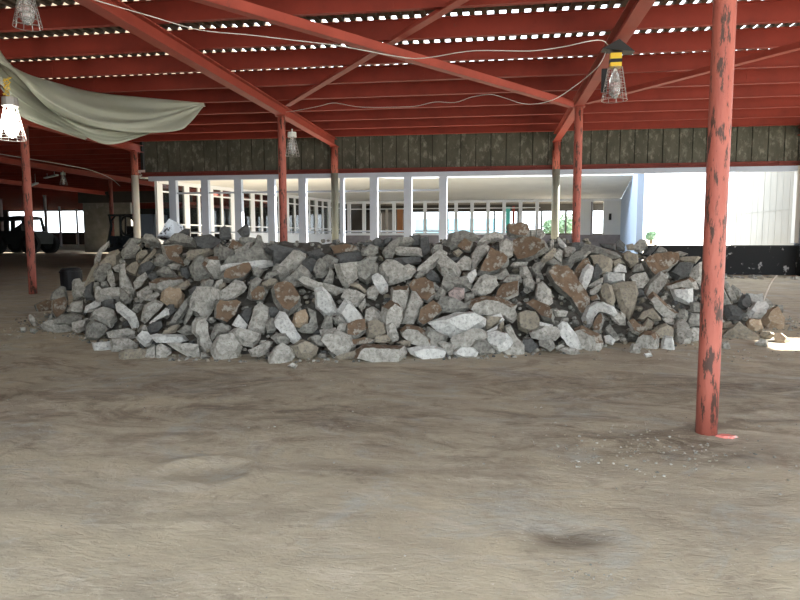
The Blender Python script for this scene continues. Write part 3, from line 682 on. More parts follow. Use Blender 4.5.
PILE = '''
@20,225
42,46 43,44 46,44 48,47 52,46 53,52 50,60 44,60 42,55;p
28,52 32,49 36,50 38,60 24,60 26,54;g
62,22 64,19 71,13 71,16 66,21 63,32 60,33 60,27;p
58,34 62,30 64,34 58,48 54,52 52,48;t
64,30 72,22 78,20 80,22 80,32 72,31;t
60,36 63,33 69,32 72,34 68,42 66,46 61,44 59,40;g
70,38 73,36 75,42 76,48 73,49 70,44;p
66,46 69,45 71,49 70,51 65,50;g
60,50 63,49 66,52 70,54 69,58 60,58;p
53,50 59,46 58,55 60,60 53,60;d
74,34 80,31 81,38 76,37;p
@120,225
3,17 8,11 17,11 19,13 14,16 11,17;g
17,12 20,8 26,9 32,14 32,18 26,16 21,15;g
2,20 5,17 13,17 16,20 12,26 3,27 1,23;g
13,28 13,24 16,21 20,20 22,23 18,27 15,28;t
17,30 24,23 27,19 29,21 20,31 16,32;t
34,17 44,16 49,17 49,22 46,24 52,32 50,33 38,28 35,23;b
41,14 46,9 53,9 62,13 60,18 50,17 42,15;g
45,8 52,3 56,3 56,9;d
54,22 62,21 74,20 75,23 66,26 58,28 54,27;t
60,10 72,8 80,12 78,18 68,20 62,17;d
75,19 80,15 83,22 80,30 76,27;g
27,32 29,26 34,24 40,30 36,34;g
38,32 42,31 48,32 47,36 40,35;p
3,36 10,30 14,29 16,32 13,41 8,39;t
16,33 24,30 28,33 24,38 18,42 15,38;d
11,46 14,42 20,38 22,42 17,49 12,52;p
22,40 31,36 33,40 26,45;d
30,40 38,34 42,36 47,42 40,42;g
24,46 30,43 48,42 49,45 44,51 30,53 25,50;c
14,54 22,49 24,50 23,58 18,60 14,57;p
22,56 30,53 32,56 26,61 20,60;p
33,60 34,54 38,51 43,53 48,53 51,56 50,62 46,66 38,64;o
42,50 48,47 54,44 56,48 52,52 47,52;t
56,34 60,27 64,27 68,35 71,42 66,44 60,44 57,39;g
66,32 69,26 78,26 81,36 80,43 74,43 70,38;c
63,52 66,45 70,43 74,44 72,52 66,53;g
74,50 77,45 82,43 82,52 74,53;p
55,52 60,48 62,50 57,58;d
0,33 4,32 5,40 12,52 12,58 6,56 0,50;p
0,50 5,54 10,60 0,60;g
48,35 54,34 57,40 54,43 49,40;d
@220,225
0,4 4,1 8,5 9,11 0,12;d
14,5 20,0 22,0 23,9 18,10;d
16,11 28,11 29,15 20,16 16,14;g
28,12 30,8 33,9 34,14 30,17 28,15;g
6,18 10,12 16,14 19,17 14,20 8,20;b
0,16 5,18 12,21 12,26 6,30 0,28;g
12,20 18,17 22,14 26,14 25,18 20,22 14,24 10,25;p
4,31 18,26 27,22 34,14 38,20 41,26 40,29 20,32;g
2,33 10,32 30,30 41,29 41,33 30,35 10,36 2,37;w
0,42 2,38 18,32 22,32 24,37 18,44 8,46 1,45;b
36,20 44,17 50,20 60,22 58,28 48,32 43,31 42,24;d
46,40 58,27 61,24 63,21 68,24 68,27 66,30 50,45 47,43;p
52,44 65,32 70,36 73,41 66,48 58,47;g
66,30 69,27 74,27 78,34 76,38 70,36;d
63,45 68,42 80,47 94,50 100,52 92,56 80,54 70,50;p
26,36 30,34 35,37 31,43 27,40;g
22,58 24,46 29,42 33,44 30,52 26,60;g
26,54 32,49 36,50 38,54 35,60 27,60;b
33,48 40,44 46,45 44,49 38,51 34,51;t
34,44 38,38 44,36 48,39 42,43;g
43,36 45,31 54,32 52,38 46,38;g
0,54 8,48 12,44 18,46 21,50 18,54 8,60 0,60;p
-1,46 4,46 5,49 2,52 -1,52;t
42,52 44,49 52,47 57,49 62,56 64,60 62,66 55,72 50,70 44,62;b
75,38 78,30 81,27 86,30 87,38 82,42 77,42;g
50,20 56,19 64,20 70,22 64,25 54,23;d
70,22 80,20 84,24 77,28 71,25;d
@320,225
0,28 6,24 14,28 12,34 4,37 0,36;g
7,38 8,34 11,38 10,46 2,47;g
12,32 30,30 30,42 26,46 22,50 18,48 14,40;p
31,31 34,30 46,31 46,38 42,44 38,47 32,44 31,38;g
32,29 40,24 46,25 44,30 36,31;g
14,24 20,22 32,22 34,28 30,30 16,30;d
10,18 22,16 30,18 32,21 20,23 12,24;b
33,20 40,16 46,17 46,22 40,25 34,24;g
34,14 42,14 43,17 36,17;d
42,13 46,10 50,12 50,17 44,18;d
51,12 54,10 58,11 56,16 51,17;d
50,22 56,15 64,12 62,18 58,26 52,26;g
62,10 72,10 76,14 70,17 62,16;g
72,9 80,8 81,17 74,17;d
58,20 64,18 80,19 81,25 62,24;p
60,27 70,26 80,26 80,31 66,32;d
47,34 52,30 60,30 70,36 75,34 76,37 72,42 62,46 54,48 48,40;p
42,41 46,39 50,41 54,48 54,53 50,55 46,50;w
24,48 30,46 40,54 38,57 32,52;t
37,53 40,50 44,49 47,54 44,60 38,58;p
57,52 58,50 70,50 71,58 68,70 62,70 57,64;c
71,50 75,46 84,44 90,48 92,56 86,62 80,60 73,53;b
73,54 76,54 82,62 80,68 75,78 65,78 66,72 70,64;p
76,42 80,36 84,38 81,45;g
@420,225
0,12 6,10 8,20 4,24 0,24;d
9,20 13,16 18,16 18,22 10,24;g
-3,40 -2,37 12,25 18,21 21,23 20,26 4,40 -2,42;p
14,34 18,26 22,26 30,32 32,38 30,42 24,40 18,40;p
18,50 20,41 26,41 34,44 42,42 40,52 34,50 28,49 22,54;g
22,17 24,8 34,6 46,9 48,12 38,14 30,18;g
30,18 36,12 42,15 40,22 34,21;b
26,22 31,19 34,22 30,26;t
28,34 36,26 41,28 40,36 34,36;p
46,16 52,10 62,6 66,8 66,12 56,14 50,17;p
64,14 68,11 74,14 74,24 70,27 66,24 63,24;p
41,36 41,24 46,17 52,15 55,18 54,22 48,29 42,37;p
46,40 52,28 56,20 64,24 70,28 70,32 64,38 56,40 50,40;b
50,41 62,39 68,34 71,40 66,44 56,43;g
72,33 75,30 86,30 84,34 76,34;p
36,50 40,38 44,36 45,40 42,46 40,52 36,53;w
42,52 48,42 52,40 60,42 62,48 56,54 50,57 44,56;p
62,54 66,49 78,47 78,56 70,60 60,60;b
64,46 70,40 80,40 81,46 72,47;g
12,56 16,50 19,53 18,60 13,60;g
23,54 28,50 35,51 35,58 30,62 24,60;k
8,48 12,46 15,50 12,58 8,56;g
10,36 14,40 16,46 10,46 6,43;d
20,28 30,26 34,27 28,31;d
70,1 80,0 86,1 88,8 84,11 72,10 70,8;b
36,55 42,54 44,60 36,62;g
@520,225
8,4 12,4 13,10 9,11;g
13,4 17,4 20,8 16,12 13,10;p
-5,18 -4,14 4,11 12,12 20,15 22,20 16,24 8,28 0,30 -6,22;b
17,28 24,22 28,19 30,22 24,28 18,31;t
23,22 25,12 27,12 27,19;p
30,10 32,11 38,18 37,20 32,17 30,13;w
26,24 31,19 34,21 33,30 30,28;p
34,20 38,19 44,20 42,26 36,25;p
36,28 44,22 52,20 56,22 50,28 42,30 40,36 34,34;g
46,21 52,15 60,17 76,22 80,26 72,27 60,25 50,23;g
43,14 51,14 50,17 45,21 42,18;d
64,15 76,15 76,20 66,18;d
76,14 80,12 84,16 82,20 78,20;d
57,27 66,26 74,29 73,36 66,40 60,34;t
74,29 80,27 84,31 79,31 75,35;t
22,30 26,27 34,32 34,34 28,34;g
0,34 4,33 10,44 6,46 0,40;p
8,36 12,31 20,31 16,37 19,43 13,43;g
22,40 24,35 28,34 36,35 42,40 46,48 52,56 54,64 50,74 46,72 40,60 32,54 26,48;b
42,46 44,36 50,28 54,27 56,31 51,35 47,42;b
46,48 50,36 54,32 58,34 56,42 50,54 47,52;w
58,36 60,32 65,39 62,43 57,46;d
54,49 60,45 66,42 66,45 58,50;p
67,40 70,38 83,39 83,45 74,47 68,46;w
75,35 79,31 84,33 85,38 75,38;w
56,52 64,47 66,50 60,56 56,56;p
65,50 68,47 73,49 76,60 74,64 70,66 66,62 64,56;t
74,48 83,46 92,46 94,55 90,70 87,75 80,66;t
2,44 8,42 12,46 11,52 4,50;p
12,60 14,48 18,46 24,52 26,62 20,66 13,64;p
13,43 16,43 16,46 13,47;p
@620,225
5,16 10,15 11,20 6,20;t
10,18 16,12 20,12 22,18 16,22 12,21;g
18,24 20,20 28,16 30,17 27,21 22,25;d
27,23 32,17 37,20 38,23 30,24;g
1,24 6,21 14,24 14,30 8,34 3,28;t
20,28 26,25 38,24 44,25 45,30 36,38 26,42 20,36 18,31;b
43,22 48,21 54,23 50,25 44,25;p
47,27 64,26 60,31 48,30;t
38,40 45,31 58,32 54,41 46,44;d
54,40 60,34 66,30 66,42 64,48 58,44;p
66,28 72,30 76,36 74,48 67,46;p
9,38 12,32 17,31 19,36 14,38;g
8,42 13,39 20,38 23,44 18,50 12,50;p
19,54 24,44 32,38 38,42 36,46 28,56 22,58;p
36,48 56,42 60,45 62,51 50,49 38,51;c
41,52 58,51 58,60 56,64 44,60;w
23,58 27,54 40,66 46,70 44,74 36,74 28,66;c
13,52 18,52 20,57 14,58;d
@700,270
17,8 22,10 28,20 30,25 25,26 20,18;p
10,14 18,13 20,18 25,27 20,29 12,27;p
26,12 32,16 34,22 30,24 25,14;g
30,26 34,20 38,20 40,27 36,32 31,30;d
17,30 22,28 26,29 30,31 36,37 30,40 22,39;d
37,19 44,20 50,19 50,26 44,27 40,26;w
50,22 56,26 58,30 54,32 51,28;p
37,35 42,28 50,28 53,32 50,39 40,38;w
49,41 54,33 60,30 67,42 66,48 60,49 52,46;o
37,42 40,39 48,40 50,46 44,49 38,46;o
18,42 24,41 26,44 24,46 18,46;t
20,50 26,45 32,42 36,46 46,52 47,55 40,60 32,60 24,56;t
46,54 50,49 58,50 60,52 54,56;t
44,60 49,56 54,57 54,61;p
60,51 66,51 72,56 70,60 60,58;o
60,28 66,28 66,34 62,33;g
17,58 22,57 24,62 18,64;p
@20,295
8,18 10,17 14,21 15,26 12,26 8,22;p
0,26 5,26 5,29 1,30;p
8,27 14,28 12,31 8,30;g
20,24 25,14 26,20 24,24 21,26;g
12,8 20,4 26,5 25,12 22,18 14,14;b
26,5 36,2 38,6 36,13 30,20 26,14;b
17,25 26,22 30,24 40,26 42,27 40,29 30,30 20,28;p
28,20 34,16 46,15 51,17 50,21 44,24 36,24 28,23;g
38,13 42,6 50,5 51,11 50,14 42,14;p
52,14 53,9 60,5 64,6 64,10 58,13 53,14;w
42,24 51,22 54,22 52,28 46,30 42,28;p
56,20 58,15 66,12 76,15 77,20 72,26 67,23 60,19;p
53,30 54,24 58,20 66,23 71,27 66,33 62,36 53,34;g
58,38 72,37 73,44 60,46;w
73,38 90,37 94,40 92,44 74,45;p
70,30 86,28 93,30 93,34 88,35 72,34;p
65,6 76,4 76,10 67,12;d
61,0 72,-3 86,-2 90,3 84,5 62,5;p
@120,295
-3,8 0,6 8,12 12,15 15,24 13,27 9,26 6,20 -2,13;w
18,14 20,8 28,4 34,7 28,14 20,22 17,20;p
24,22 36,11 40,11 39,16 30,20 28,23;w
37,10 39,8 43,8 44,14 40,17;d
22,26 26,22 33,21 34,26 30,30 24,31;d
17,26 20,24 22,29 18,30;p
13,34 17,30 22,31 26,36 24,40 20,41 14,36;w
24,33 30,31 50,32 54,36 48,38 30,38;w
34,31 42,26 48,25 44,30;t
46,29 52,24 60,26 60,31 52,32;g
38,39 46,39 52,39 62,40 64,46 64,51 54,49 44,43;p
0,46 3,44 18,43 20,45 19,50 6,54 0,54;t
20,44 28,41 29,51 24,51 20,49;p
30,42 34,40 40,43 41,46 36,50 30,51;p
58,24 60,20 66,18 69,22 69,30 73,42 70,48 62,42 62,34 58,30;p
40,24 46,14 54,3 57,0 57,8 50,18 46,23;g
51,22 54,13 59,5 60,10 55,20 52,24;g
59,15 62,3 66,-3 79,-3 78,6 72,15 68,20 62,17;p
76,8 78,4 82,5 92,4 95,6 90,16 84,22 76,18;b
73,32 76,24 80,23 88,26 88,31 78,33 74,36;g
73,46 74,40 78,34 90,32 97,42 93,50 80,54 76,51;p
66,46 70,48 72,50 66,51;g
10,12 16,8 19,8 17,11 14,14;g
0,0 8,0 10,4 4,7 1,5;g
@220,295
10,24 15,16 22,24 20,28 14,26;w
16,16 20,11 26,10 24,18 22,23;d
8,30 12,27 32,33 30,38 26,42 18,40 10,34;p
23,26 28,10 32,7 39,11 39,22 35,31 30,31 24,28;p
37,24 40,19 44,22 43,30 38,30;g
23,44 28,42 38,37 40,39 38,46 32,49 26,49;p
44,20 48,14 52,15 64,33 62,37 58,38 50,30 45,24;w
58,22 60,15 64,13 68,12 71,18 70,23 64,26 59,25;o
70,11 76,14 78,26 74,30 66,30 63,28 71,25 73,18;g
41,34 45,31 52,31 56,36 54,40 46,39;g
39,50 44,42 50,39 58,44 59,50 54,56 48,58 40,55;p
54,57 58,54 62,56 60,59;p
57,41 66,36 72,38 78,42 76,48 70,51 62,50;t
72,34 76,32 80,32 84,36 82,41 77,40;g
40,12 44,10 48,13 44,19 40,17;d
@320,295
-4,-4 2,-6 8,0 14,12 14,15 4,17 -3,10;w
1,26 4,18 9,18 10,26 4,27;g
11,19 14,16 18,20 23,25 14,24;g
14,14 20,4 24,6 34,18 33,25 28,26 20,22;w
18,3 22,-4 30,-3 36,0 31,8 28,9;p
31,10 36,3 37,8 34,14;p
36,24 37,14 43,10 48,14 50,24 40,25;p
48,18 50,10 56,5 62,8 63,16 60,26 52,28 48,24;c
13,30 16,23 22,23 20,32 14,33;p
21,26 28,23 35,22 36,30 28,35 21,34;b
37,23 44,21 51,24 52,30 44,34 38,34;t
20,35 28,36 36,34 44,36 40,39 30,40 24,38;b
53,25 56,23 59,26 62,36 58,37 54,32;p
43,36 46,32 53,32 57,36 54,38 44,38;t
2,34 4,29 12,28 24,33 28,40 26,44 16,48 8,42;p
0,28 12,26 12,28 4,30 1,33;p
12,50 20,47 28,45 28,51 16,52;t
28,50 30,44 36,40 66,41 68,46 64,52 48,55 36,52;c
62,38 66,36 72,37 72,41 66,41;t
65,28 70,24 80,26 88,32 92,40 84,41 74,38 66,32;c
71,43 80,41 92,41 99,43 98,50 88,51 80,51 73,47;w
@420,295
-2,22 0,12 10,6 16,10 17,14 8,22 2,25;b
14,8 18,1 26,2 38,9 38,12 28,14 18,13;g
8,22 14,20 28,15 42,14 52,20 50,25 42,28 34,34 28,35 22,32 14,28;w
7,26 14,30 22,33 20,37 12,46 7,46 8,36 4,32;g
24,40 25,37 34,35 44,30 52,30 53,34 44,38 34,46 28,48;p
14,38 18,37 27,40 26,47 22,48;p
27,46 32,42 42,42 46,46 44,50 34,50 28,48;w
40,41 45,36 52,36 58,42 56,46 48,48;g
53,24 54,18 60,16 64,15 67,20 62,24 57,27;w
64,24 67,21 67,33 63,29;t
50,31 56,28 62,25 62,29 56,31 52,33;w
53,34 56,31 62,29 72,32 74,38 70,43 64,45 56,42;w
39,10 42,4 52,1 62,2 76,8 74,13 66,16 54,15 44,14;c
52,17 65,18 62,23 57,27 53,27;t
66,17 72,9 76,12 78,18 74,22 70,20;p
68,26 72,24 77,34 83,40 83,46 80,50 70,52 66,48 74,44 75,38 70,32;p
0,30 6,34 6,44 0,40;g
45,31 51,34 50,36 46,35;d
33,8 38,5 40,3 40,8 36,10;g
@520,295
-2,16 4,13 12,14 15,20 14,28 6,30 -1,27;t
6,10 12,7 24,12 27,17 26,22 18,20 14,15;b
16,22 26,24 26,28 20,29 16,27;w
27,12 34,12 38,13 36,17 29,17;p
32,22 34,18 38,18 38,22;g
8,30 16,25 28,26 33,31 28,36 18,36 10,34;p
17,37 26,36 28,42 24,45 17,42;g
3,35 9,35 14,41 8,46 2,45;d
31,25 34,22 38,23 50,38 49,43 44,44 38,38 32,30;w
32,44 36,43 46,44 48,47 40,48;p
28,42 32,39 36,41 30,44;p
45,27 50,25 56,28 64,32 66,38 64,44 60,46 52,42;c
50,18 54,10 60,6 66,6 74,10 77,15 74,17 68,14 62,14 58,19 56,26 52,25;w
59,24 62,18 66,15 67,20 64,30 59,30;b
73,17 78,14 84,18 84,24 79,24 74,20;p
68,28 72,24 76,30 80,35 76,37 70,32;g
67,34 72,33 76,36 74,40 68,38;w
56,2 62,0 64,4 58,5;b
@620,295
14,20 18,14 26,11 32,18 32,20 27,21 22,18 19,21;t
18,25 22,19 27,22 25,27 20,28;t
34,19 38,17 43,20 43,24 37,23;p
25,29 30,25 36,23 42,26 42,33 36,35 28,34;t
6,22 10,20 14,24 21,28 15,32 10,30;b
0,13 4,16 4,22 0,23;p
43,26 46,21 50,22 54,28 57,34 56,38 50,40 44,36;p
45,20 48,13 54,13 54,18 52,22;g
54,22 57,15 63,15 63,24 56,25;g
56,6 63,6 63,14 57,14;g
55,28 58,26 63,27 63,36 58,37;p
8,42 10,39 14,42 16,46 12,48 8,46;p
13,38 16,32 20,29 28,30 31,34 30,44 22,46 15,44;c
32,44 34,35 36,33 42,34 44,46 36,49;w
19,48 25,47 26,49 21,50;w
'''
rocks = []; x0 = y0 = 0
for ln in PILE.strip().splitlines():
    if ln[0] == '@': x0, y0 = map(float, ln[1:].split(',')); continue
    a, c = ln.split(';'); rocks.append(([(x0+float(q.split(',')[0])*1.25, y0+float(q.split(',')[1])*1.25) for q in a.split()], c))
def inside(p, poly):
    x, y = p; r = False; n = len(poly)
    for i in range(n):
        (x1, y1), (x2, y2) = poly[i], poly[(i+1) % n]
        if (y1 > y) != (y2 > y) and x < (x2-x1)*(y-y1)/(y2-y1)+x1: r = not r
    return r
# smaller chunks that fill the gaps of the visible face
polys = [r[0] for r in rocks]; tries = 0; NF = 300-len(rocks)
rnd = random.Random(11); fill = []
while len(fill) < NF and tries < 9000:
    tries += 1; x = rnd.uniform(35, 780); y = rnd.uniform(238, 352); r = rnd.uniform(4.5, 8.5)
    p = hit_hill(x, y)
    if hill(p.x, p.y) < .06: continue
    if any(inside(q, pl) for pl in polys for q in ((x, y), (x+r*.5, y), (x-r*.5, y), (x, y+r*.5), (x, y-r*.5))): continue
    if any(math.hypot(x-a, y-b) < (r+c)*.7 for a, b, c in fill): continue
    fill.append((x, y, r)); n = rnd.choice((5, 6, 7)); t0 = rnd.random()*6; asp = rnd.uniform(.6, 1)
    rocks.append(([(x+math.cos(t0+2*PI*k/n)*r*rnd.uniform(.8, 1.15), y+math.sin(t0+2*PI*k/n)*r*asp*rnd.uniform(.8, 1.15)) for k in range(n)], rnd.choice('ggdpgtd')))

def rock_mesh(poly, code, i):
    R = random.Random(i*13+5)
    n = len(poly); cx = sum(p[0] for p in poly)/n; cy = sum(p[1] for p in poly)/n
    A = sum(poly[k][0]*poly[(k+1) % n][1]-poly[(k+1) % n][0]*poly[k][1] for k in range(n))/2
    if A < 0: poly = poly[::-1]
    poly = [(cx+(x-cx)*1.09, cy+(y-cy)*1.09) for x, y in poly]
    Cc = hit_hill(cx, cy+2); v = (EYE-Cc).normalized(); sd = v.cross(Vector((0, 0, 1))).normalized()
    up = .12 if code == 'c' else R.uniform(.05, .95)
    nn = (v+Vector((0, 0, 1))*up+sd*R.uniform(-.45, .45)).normalized()
    pp = []                               # densify the outline a little
    for k in range(n):
        a, b = poly[k], poly[(k+1) % n]; pp.append(a); L = math.hypot(a[0]-b[0], a[1]-b[1])
        m = int(L//9)
        for j in range(1, m+1):
            t = j/(m+1); w = R.uniform(-.05, .05)*L*.3
            pp.append((a[0]+(b[0]-a[0])*t-(b[1]-a[1])/L*w, a[1]+(b[1]-a[1])*t+(b[0]-a[0])/L*w))
    def onp(x, y, c=Cc, nr=nn):
        r = ray(x, y); return EYE+r*((c-EYE).dot(nr)/r.dot(nr))
    ring = [onp(*q) for q in pp]; N = len(ring); sil = sum(ring, Vector())/N
    size = math.sqrt(abs(A))*(Cc-EYE).length/F
    T = max(.09, min(.42, size*R.uniform(.55, .95)))
    s1 = R.uniform(.6, .86); off = (sd*R.uniform(-.2, .2)+Vector((0, 0, 1))*R.uniform(-.2, .12))*size
    if code == 'c': off = Vector((0, 0, -.15*size)); s1 = .80
    if code == 'b': s1 = R.uniform(.84, .95); off = off*.3
    front = [sil+off+(p-sil)*s1*R.uniform(.94, 1.04)+nn*T*(.7 if code == 'c' else .45) for p in ring]
    mid = [p-v*T*.45 for p in ring]
    back = [sil+(p-sil)*.62-v*T for p in ring]
    bm = bmesh.new()
    rs = [[bm.verts.new(p-Cc) for p in r_] for r_ in (front, ring, mid, back)]
    for a, b in zip(rs, rs[1:]):
        for k in range(N): bm.faces.new((a[k], a[(k+1) % N], b[(k+1) % N], b[k]))
    ff = [bm.faces.new(rs[0][::-1])]; bm.faces.new(rs[-1])
    if code == 'b':
        for f in ff: f.material_index = 1
    bmesh.ops.recalc_face_normals(bm, faces=bm.faces)
    if code == 'c':
        for f in bm.faces:
            if f.normal.z > .45: f.material_index = 1
    bmesh.ops.triangulate(bm, faces=bm.faces[:])
    cuts = 2 if size > .28 else 1
    bmesh.ops.subdivide_edges(bm, edges=bm.edges[:], cuts=cuts, use_grid_fill=True)
    amp = .05*size
    for vt in bm.verts:
        q = vt.co+Cc
        vt.co += noise.noise_vector(q*5)*amp*.45+noise.noise_vector(q*19)*amp*.5
    me = bpy.data.meshes.new('concrete_chunk'); bm.to_mesh(me); bm.free()
    base = RM['p'] if code in 'bc' else RM[code]
    if code == 'b' and i % 2: base = RM['g']
    me.materials.append(base); me.materials.append(RM['b'])
    return me, Cc, size, cx, cy
COL = {'p': 'pale grey', 'w': 'whitish', 'g': 'mid grey', 'd': 'dark grey', 't': 'tan', 'b': 'brown-faced', 'o': 'orange-tan', 'k': 'pinkish', 'c': 'brown-topped pale'}
def shape(poly):
    n = len(poly); cx = sum(p[0] for p in poly)/n; cy = sum(p[1] for p in poly)/n
    sxx = sum((p[0]-cx)**2 for p in poly); syy = sum((p[1]-cy)**2 for p in poly); sxy = sum((p[0]-cx)*(p[1]-cy) for p in poly)
    t = .5*math.atan2(2*sxy, sxx-syy); l = math.sqrt((sxx+syy)**2/4-(sxx*syy-sxy**2)) ; e = math.sqrt(((sxx+syy)/2+l)/max(1e-6, (sxx+syy)/2-l))
    deg = -math.degrees(t)
    if e > 1.55:
        if abs(deg) < 20: return 'slab lying flat'
        if abs(deg) > 68: return 'slab standing upright'
        return 'slab slanting up rightwards' if deg > 0 else 'slab slanting up leftwards'
    return {4: 'square block', 5: 'blocky chunk', 6: 'blocky chunk'}.get(n, 'rounded lump')
ZONE = [(100, 'far left end'), (190, 'below the loader'), (258, 'left of left rear column'), (318, 'below left rear column'), (400, 'left of centre'),
        (475, 'at centre'), (545, 'right of centre'), (608, 'below right rear column'), (696, 'left of foreground column'), (900, 'right of foreground column')]
CT = [(20, 325), (50, 300), (85, 272), (110, 240), (300, 238), (500, 234), (640, 240), (700, 255), (740, 282), (790, 318)]
TO = [(20, 333), (100, 350), (170, 363), (330, 366), (500, 360), (600, 354), (690, 352), (790, 344)]
info = []
for i, (poly, code) in enumerate(rocks):
    me, loc, size, cx, cy = rock_mesh(poly, code, i)
    o = bpy.data.objects.new('concrete_chunk', me); C.objects.link(o); o.location = loc
    o['category'] = 'rubble'; o['group'] = 'broken concrete chunks of the heap'
    a, b = lerp(CT, cx), lerp(TO, cx); f = (b-cy)/max(8, b-a)
    tier = 'bottom row' if f < .2 else 'lower slope' if f < .42 else 'middle slope' if f < .64 else 'upper slope' if f < .85 else 'crest'
    zn_ = next(z for l, z in ZONE if cx < l)
    sz = 'large' if size > .36 else 'medium' if size > .2 else 'small'
    key = (sz, COL[code], shape(poly), tier, zn_)
    info.append((key, cx, o))
from collections import defaultdict
grp = defaultdict(list)
for k, cx, o in info: grp[k].append((cx, o))
for k, l in grp.items():
    l.sort(key=lambda t: t[0])
    for j, (cx, o) in enumerate(l):
        s_ = '%s %s %s, %s, %s' % k
        if len(l) == 2: s_ += ', '+('left one', 'right one')[j]
        elif len(l) > 2: s_ += ', %s from left' % ordn[j]
        if len(s_.split()) > 16: s_ = s_.replace(' from left', ' along')
        o['label'] = s_

# core of the heap and loose small rubble (uncountable)
def stone(mb, c, r, R, squash=.7):
    vs = []; n = 6; rot = R.random()*6
    for zz, rr in ((-squash, .5), (-.1, 1), (squash*.7, .62)):
        for k in range(n):
            t = rot+2*PI*k/n; q = rr*R.uniform(.75, 1.15); vs.append(Vector(c)+Vector((math.cos(t)*q, math.sin(t)*q*R.uniform(.7, 1), zz*R.uniform(.8, 1.2)))*r)
    mb.add(vs, [(i*n+k, i*n+(k+1) % n, (i+1)*n+(k+1) % n, (i+1)*n+k) for i in range(2) for k in range(n)]+[tuple(range(n-1, -1, -1)), tuple(range(2*n, 3*n))])
mb = MB(); nx, ny = 150, 74
vs = []
for j in range(ny+1):
    for i in range(nx+1):
        x = -8.7+14.2*i/nx; y = 7.9+6.2*j/ny; h = hill(x, y)
        z = zf(y)+max(-.05, h-.24+.09*noise.noise(Vector((x*4, y*4, 1)))+.05*noise.noise(Vector((x*11, y*11, 7)))) if h > .02 else zf(y)-.05
        vs.append((x, y, z))
mb.add(vs, [(j*(nx+1)+i, j*(nx+1)+i+1, (j+1)*(nx+1)+i+1, (j+1)*(nx+1)+i) for j in range(ny) for i in range(nx)])
o = mb.build('rubble_fill', mat('shaded_dirt_and_fines', (.075, .068, .056), .97, var=(.15, .138, .118), scale=9, bump=.6, bscale=18), loc=(-1.5, 11, .3))  # dirt and fines, with the shadow of the gaps put into the colour
tag(o, 'dirt and fines in shade-dark colour packed between the concrete chunks of the heap', 'dirt', kind='stuff')
R = random.Random(3); mb = MB()
for k in range(2300):
    x = R.uniform(-8.8, 5.4); t = R.random()**1.4*3.6-.25; y = lerp(TOE, x)+t; h = hill(x, y)
    if y > 13.6: continue
    r = R.uniform(.018, .075) if h > .1 else R.uniform(.008, .03)
    mb.m = R.choice((0, 0, 1, 2, 3)); stone(mb, (x, y, zf(y)+max(r*.4, h-.14+R.uniform(-.05, .04))), r, R)
o = mb.build('loose_rubble', [RM['g'], RM['p'], RM['d'], RM['t']], loc=(-1.5, 10, .3))
tag(o, 'small loose concrete crumbs scattered over and along the foot of the heap', 'rubble', kind='stuff')
# grit on the floor
mb = MB()
def scat(cx, cy, sx, sy, n, r0, r1):
    for k in range(n):
        x = cx+R.gauss(0, sx); y = cy+R.gauss(0, sy)
        if math.hypot(x-XA, y-5.5) < .12 or y < 1.2: continue
        r = R.uniform(r0, r1)*R.uniform(.6, 1); mb.m = R.choice((0, 1, 2)); stone(mb, (x, y, zf(y)+fine(x, y)+r*.3), r, R, .5)
scat(-1.5, 6.2, 4, 1.5, 420, .004, .014); scat(1.2, 5.0, .5, .35, 260, .004, .016); scat(-.2, 3.5, 1.6, 1.0, 120, .003, .008)
scat(-7.6, 9.6, .7, .5, 130, .008, .03); scat(.46, 3.05, .10, .06, 50, .003, .010); scat(5.2, 11.2, .5, .5, 140, .01, .05); scat(3.2, 8.9, .9, .3, 160, .006, .022)
scat(6.6, 18.6, 1.2, .2, 60, .04, .13)
o = mb.build('floor_grit', [RM['p'], RM['t'], RM['g']], loc=(0, 6, 0)); tag(o, 'fine grit and pebbles scattered over the dusty floor', 'grit', kind='stuff')

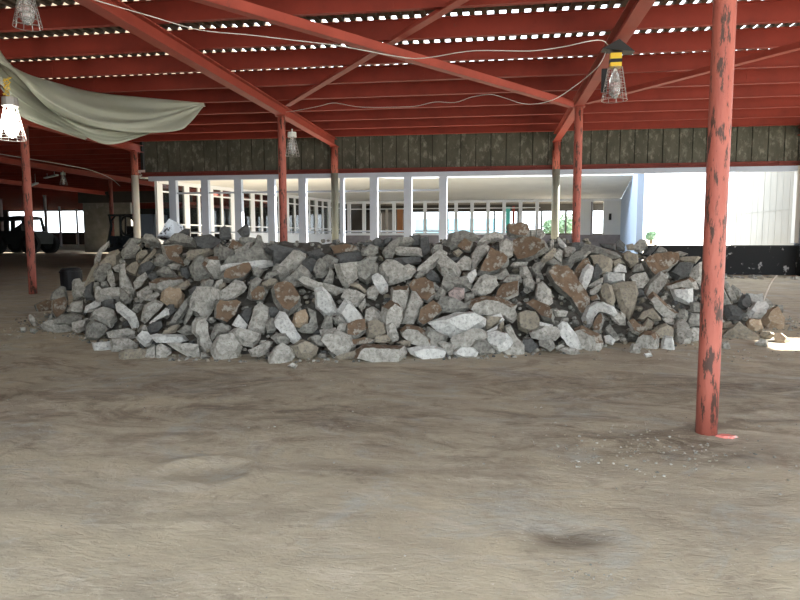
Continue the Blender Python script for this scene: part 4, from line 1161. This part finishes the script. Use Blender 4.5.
# rebar, sack, red chip, floor plate
pts = [at(x, y, 1, 11.6) for x, y in ((763, 304), (765, 297), (768, 289), (772, 281), (777, 275.5))]
mb = MB(); mb.tube(cr_spline(pts, 16), .012, 8); tag(mb.build('bent_rod', M['rust'], loc=pts[0]), 'thin pale bent rod sticking up from the right end of the heap', 'rod')
mb = MB(); g = []
out = [(157, 238), (160, 233.5), (164, 229), (167, 222), (169, 218.5), (172, 220), (174.5, 227), (175, 233), (172, 238)]
Ysk = 12.4; c = at(167, 232, 1, Ysk)
fr = [at(x, y, 1, Ysk) for x, y in out]; bk = [p+Vector((.05, .35, -.1)) for p in fr]; ft = [c+(p-c)*.6+Vector((0, -.12, 0)) for p in fr]
n = len(out); mb.add(ft+fr+bk, [tuple(range(n-1, -1, -1))]+[(i, (i+1) % n, n+(i+1) % n, n+i) for i in range(n)]+[(n+i, n+(i+1) % n, 2*n+(i+1) % n, 2*n+i) for i in range(n)]+[tuple(range(2*n, 3*n))])
tag(mb.build('crumpled_sack', M['sheetw'], loc=c), 'white crumpled sack with black patches lying on the heap beside the loader', 'sack')
p = at(726, 437, 2, 0); mb = MB(); n = 12
vs = [(p.x+math.cos(2*PI*k/n)*.085*R.uniform(.6, 1.15), p.y+math.sin(2*PI*k/n)*.05*R.uniform(.6, 1.15), .004) for k in range(n)]
mb.add([(x, y, 0) for x, y, z in vs]+[(p.x+(x-p.x)*.8, p.y+(y-p.y)*.8, .016) for x, y, z in vs], [tuple(range(n, 2*n))]+[(i, (i+1) % n, n+(i+1) % n, n+i) for i in range(n)])
tag(mb.build('paint_flake', M['redchip'], loc=(p.x, p.y, 0)), 'small pinkish red paint flake on the floor beside the foreground column', 'paint flake')

# ------------------------------------------------------------------ light
w = bpy.data.worlds.new('world'); bpy.context.scene.world = w; w.use_nodes = True
bg = w.node_tree.nodes['Background']; bg.inputs[0].default_value = (.84, .93, 1, 1); bg.inputs[1].default_value = 2.0
sun = bpy.data.lights.new('sun', 'SUN'); sun.energy = 15; sun.angle = .01; sun.color = (1, .95, .86)
so = bpy.data.objects.new('sun', sun); C.objects.link(so); so.location = (20, 10, 20)
sd_ = Vector((HOLE[0]-4.4, HOLE[1]-9.75, 4.98-.1)); so.rotation_euler = sd_.to_track_quat('Z', 'Y').to_euler()
sc0 = bpy.context.scene; sc0.view_settings.view_transform = 'Standard'; sc0.view_settings.look = 'None'; sc0.view_settings.gamma = 1
sc0.view_settings.use_curve_mapping = False; sc0.view_settings.exposure = 1.45
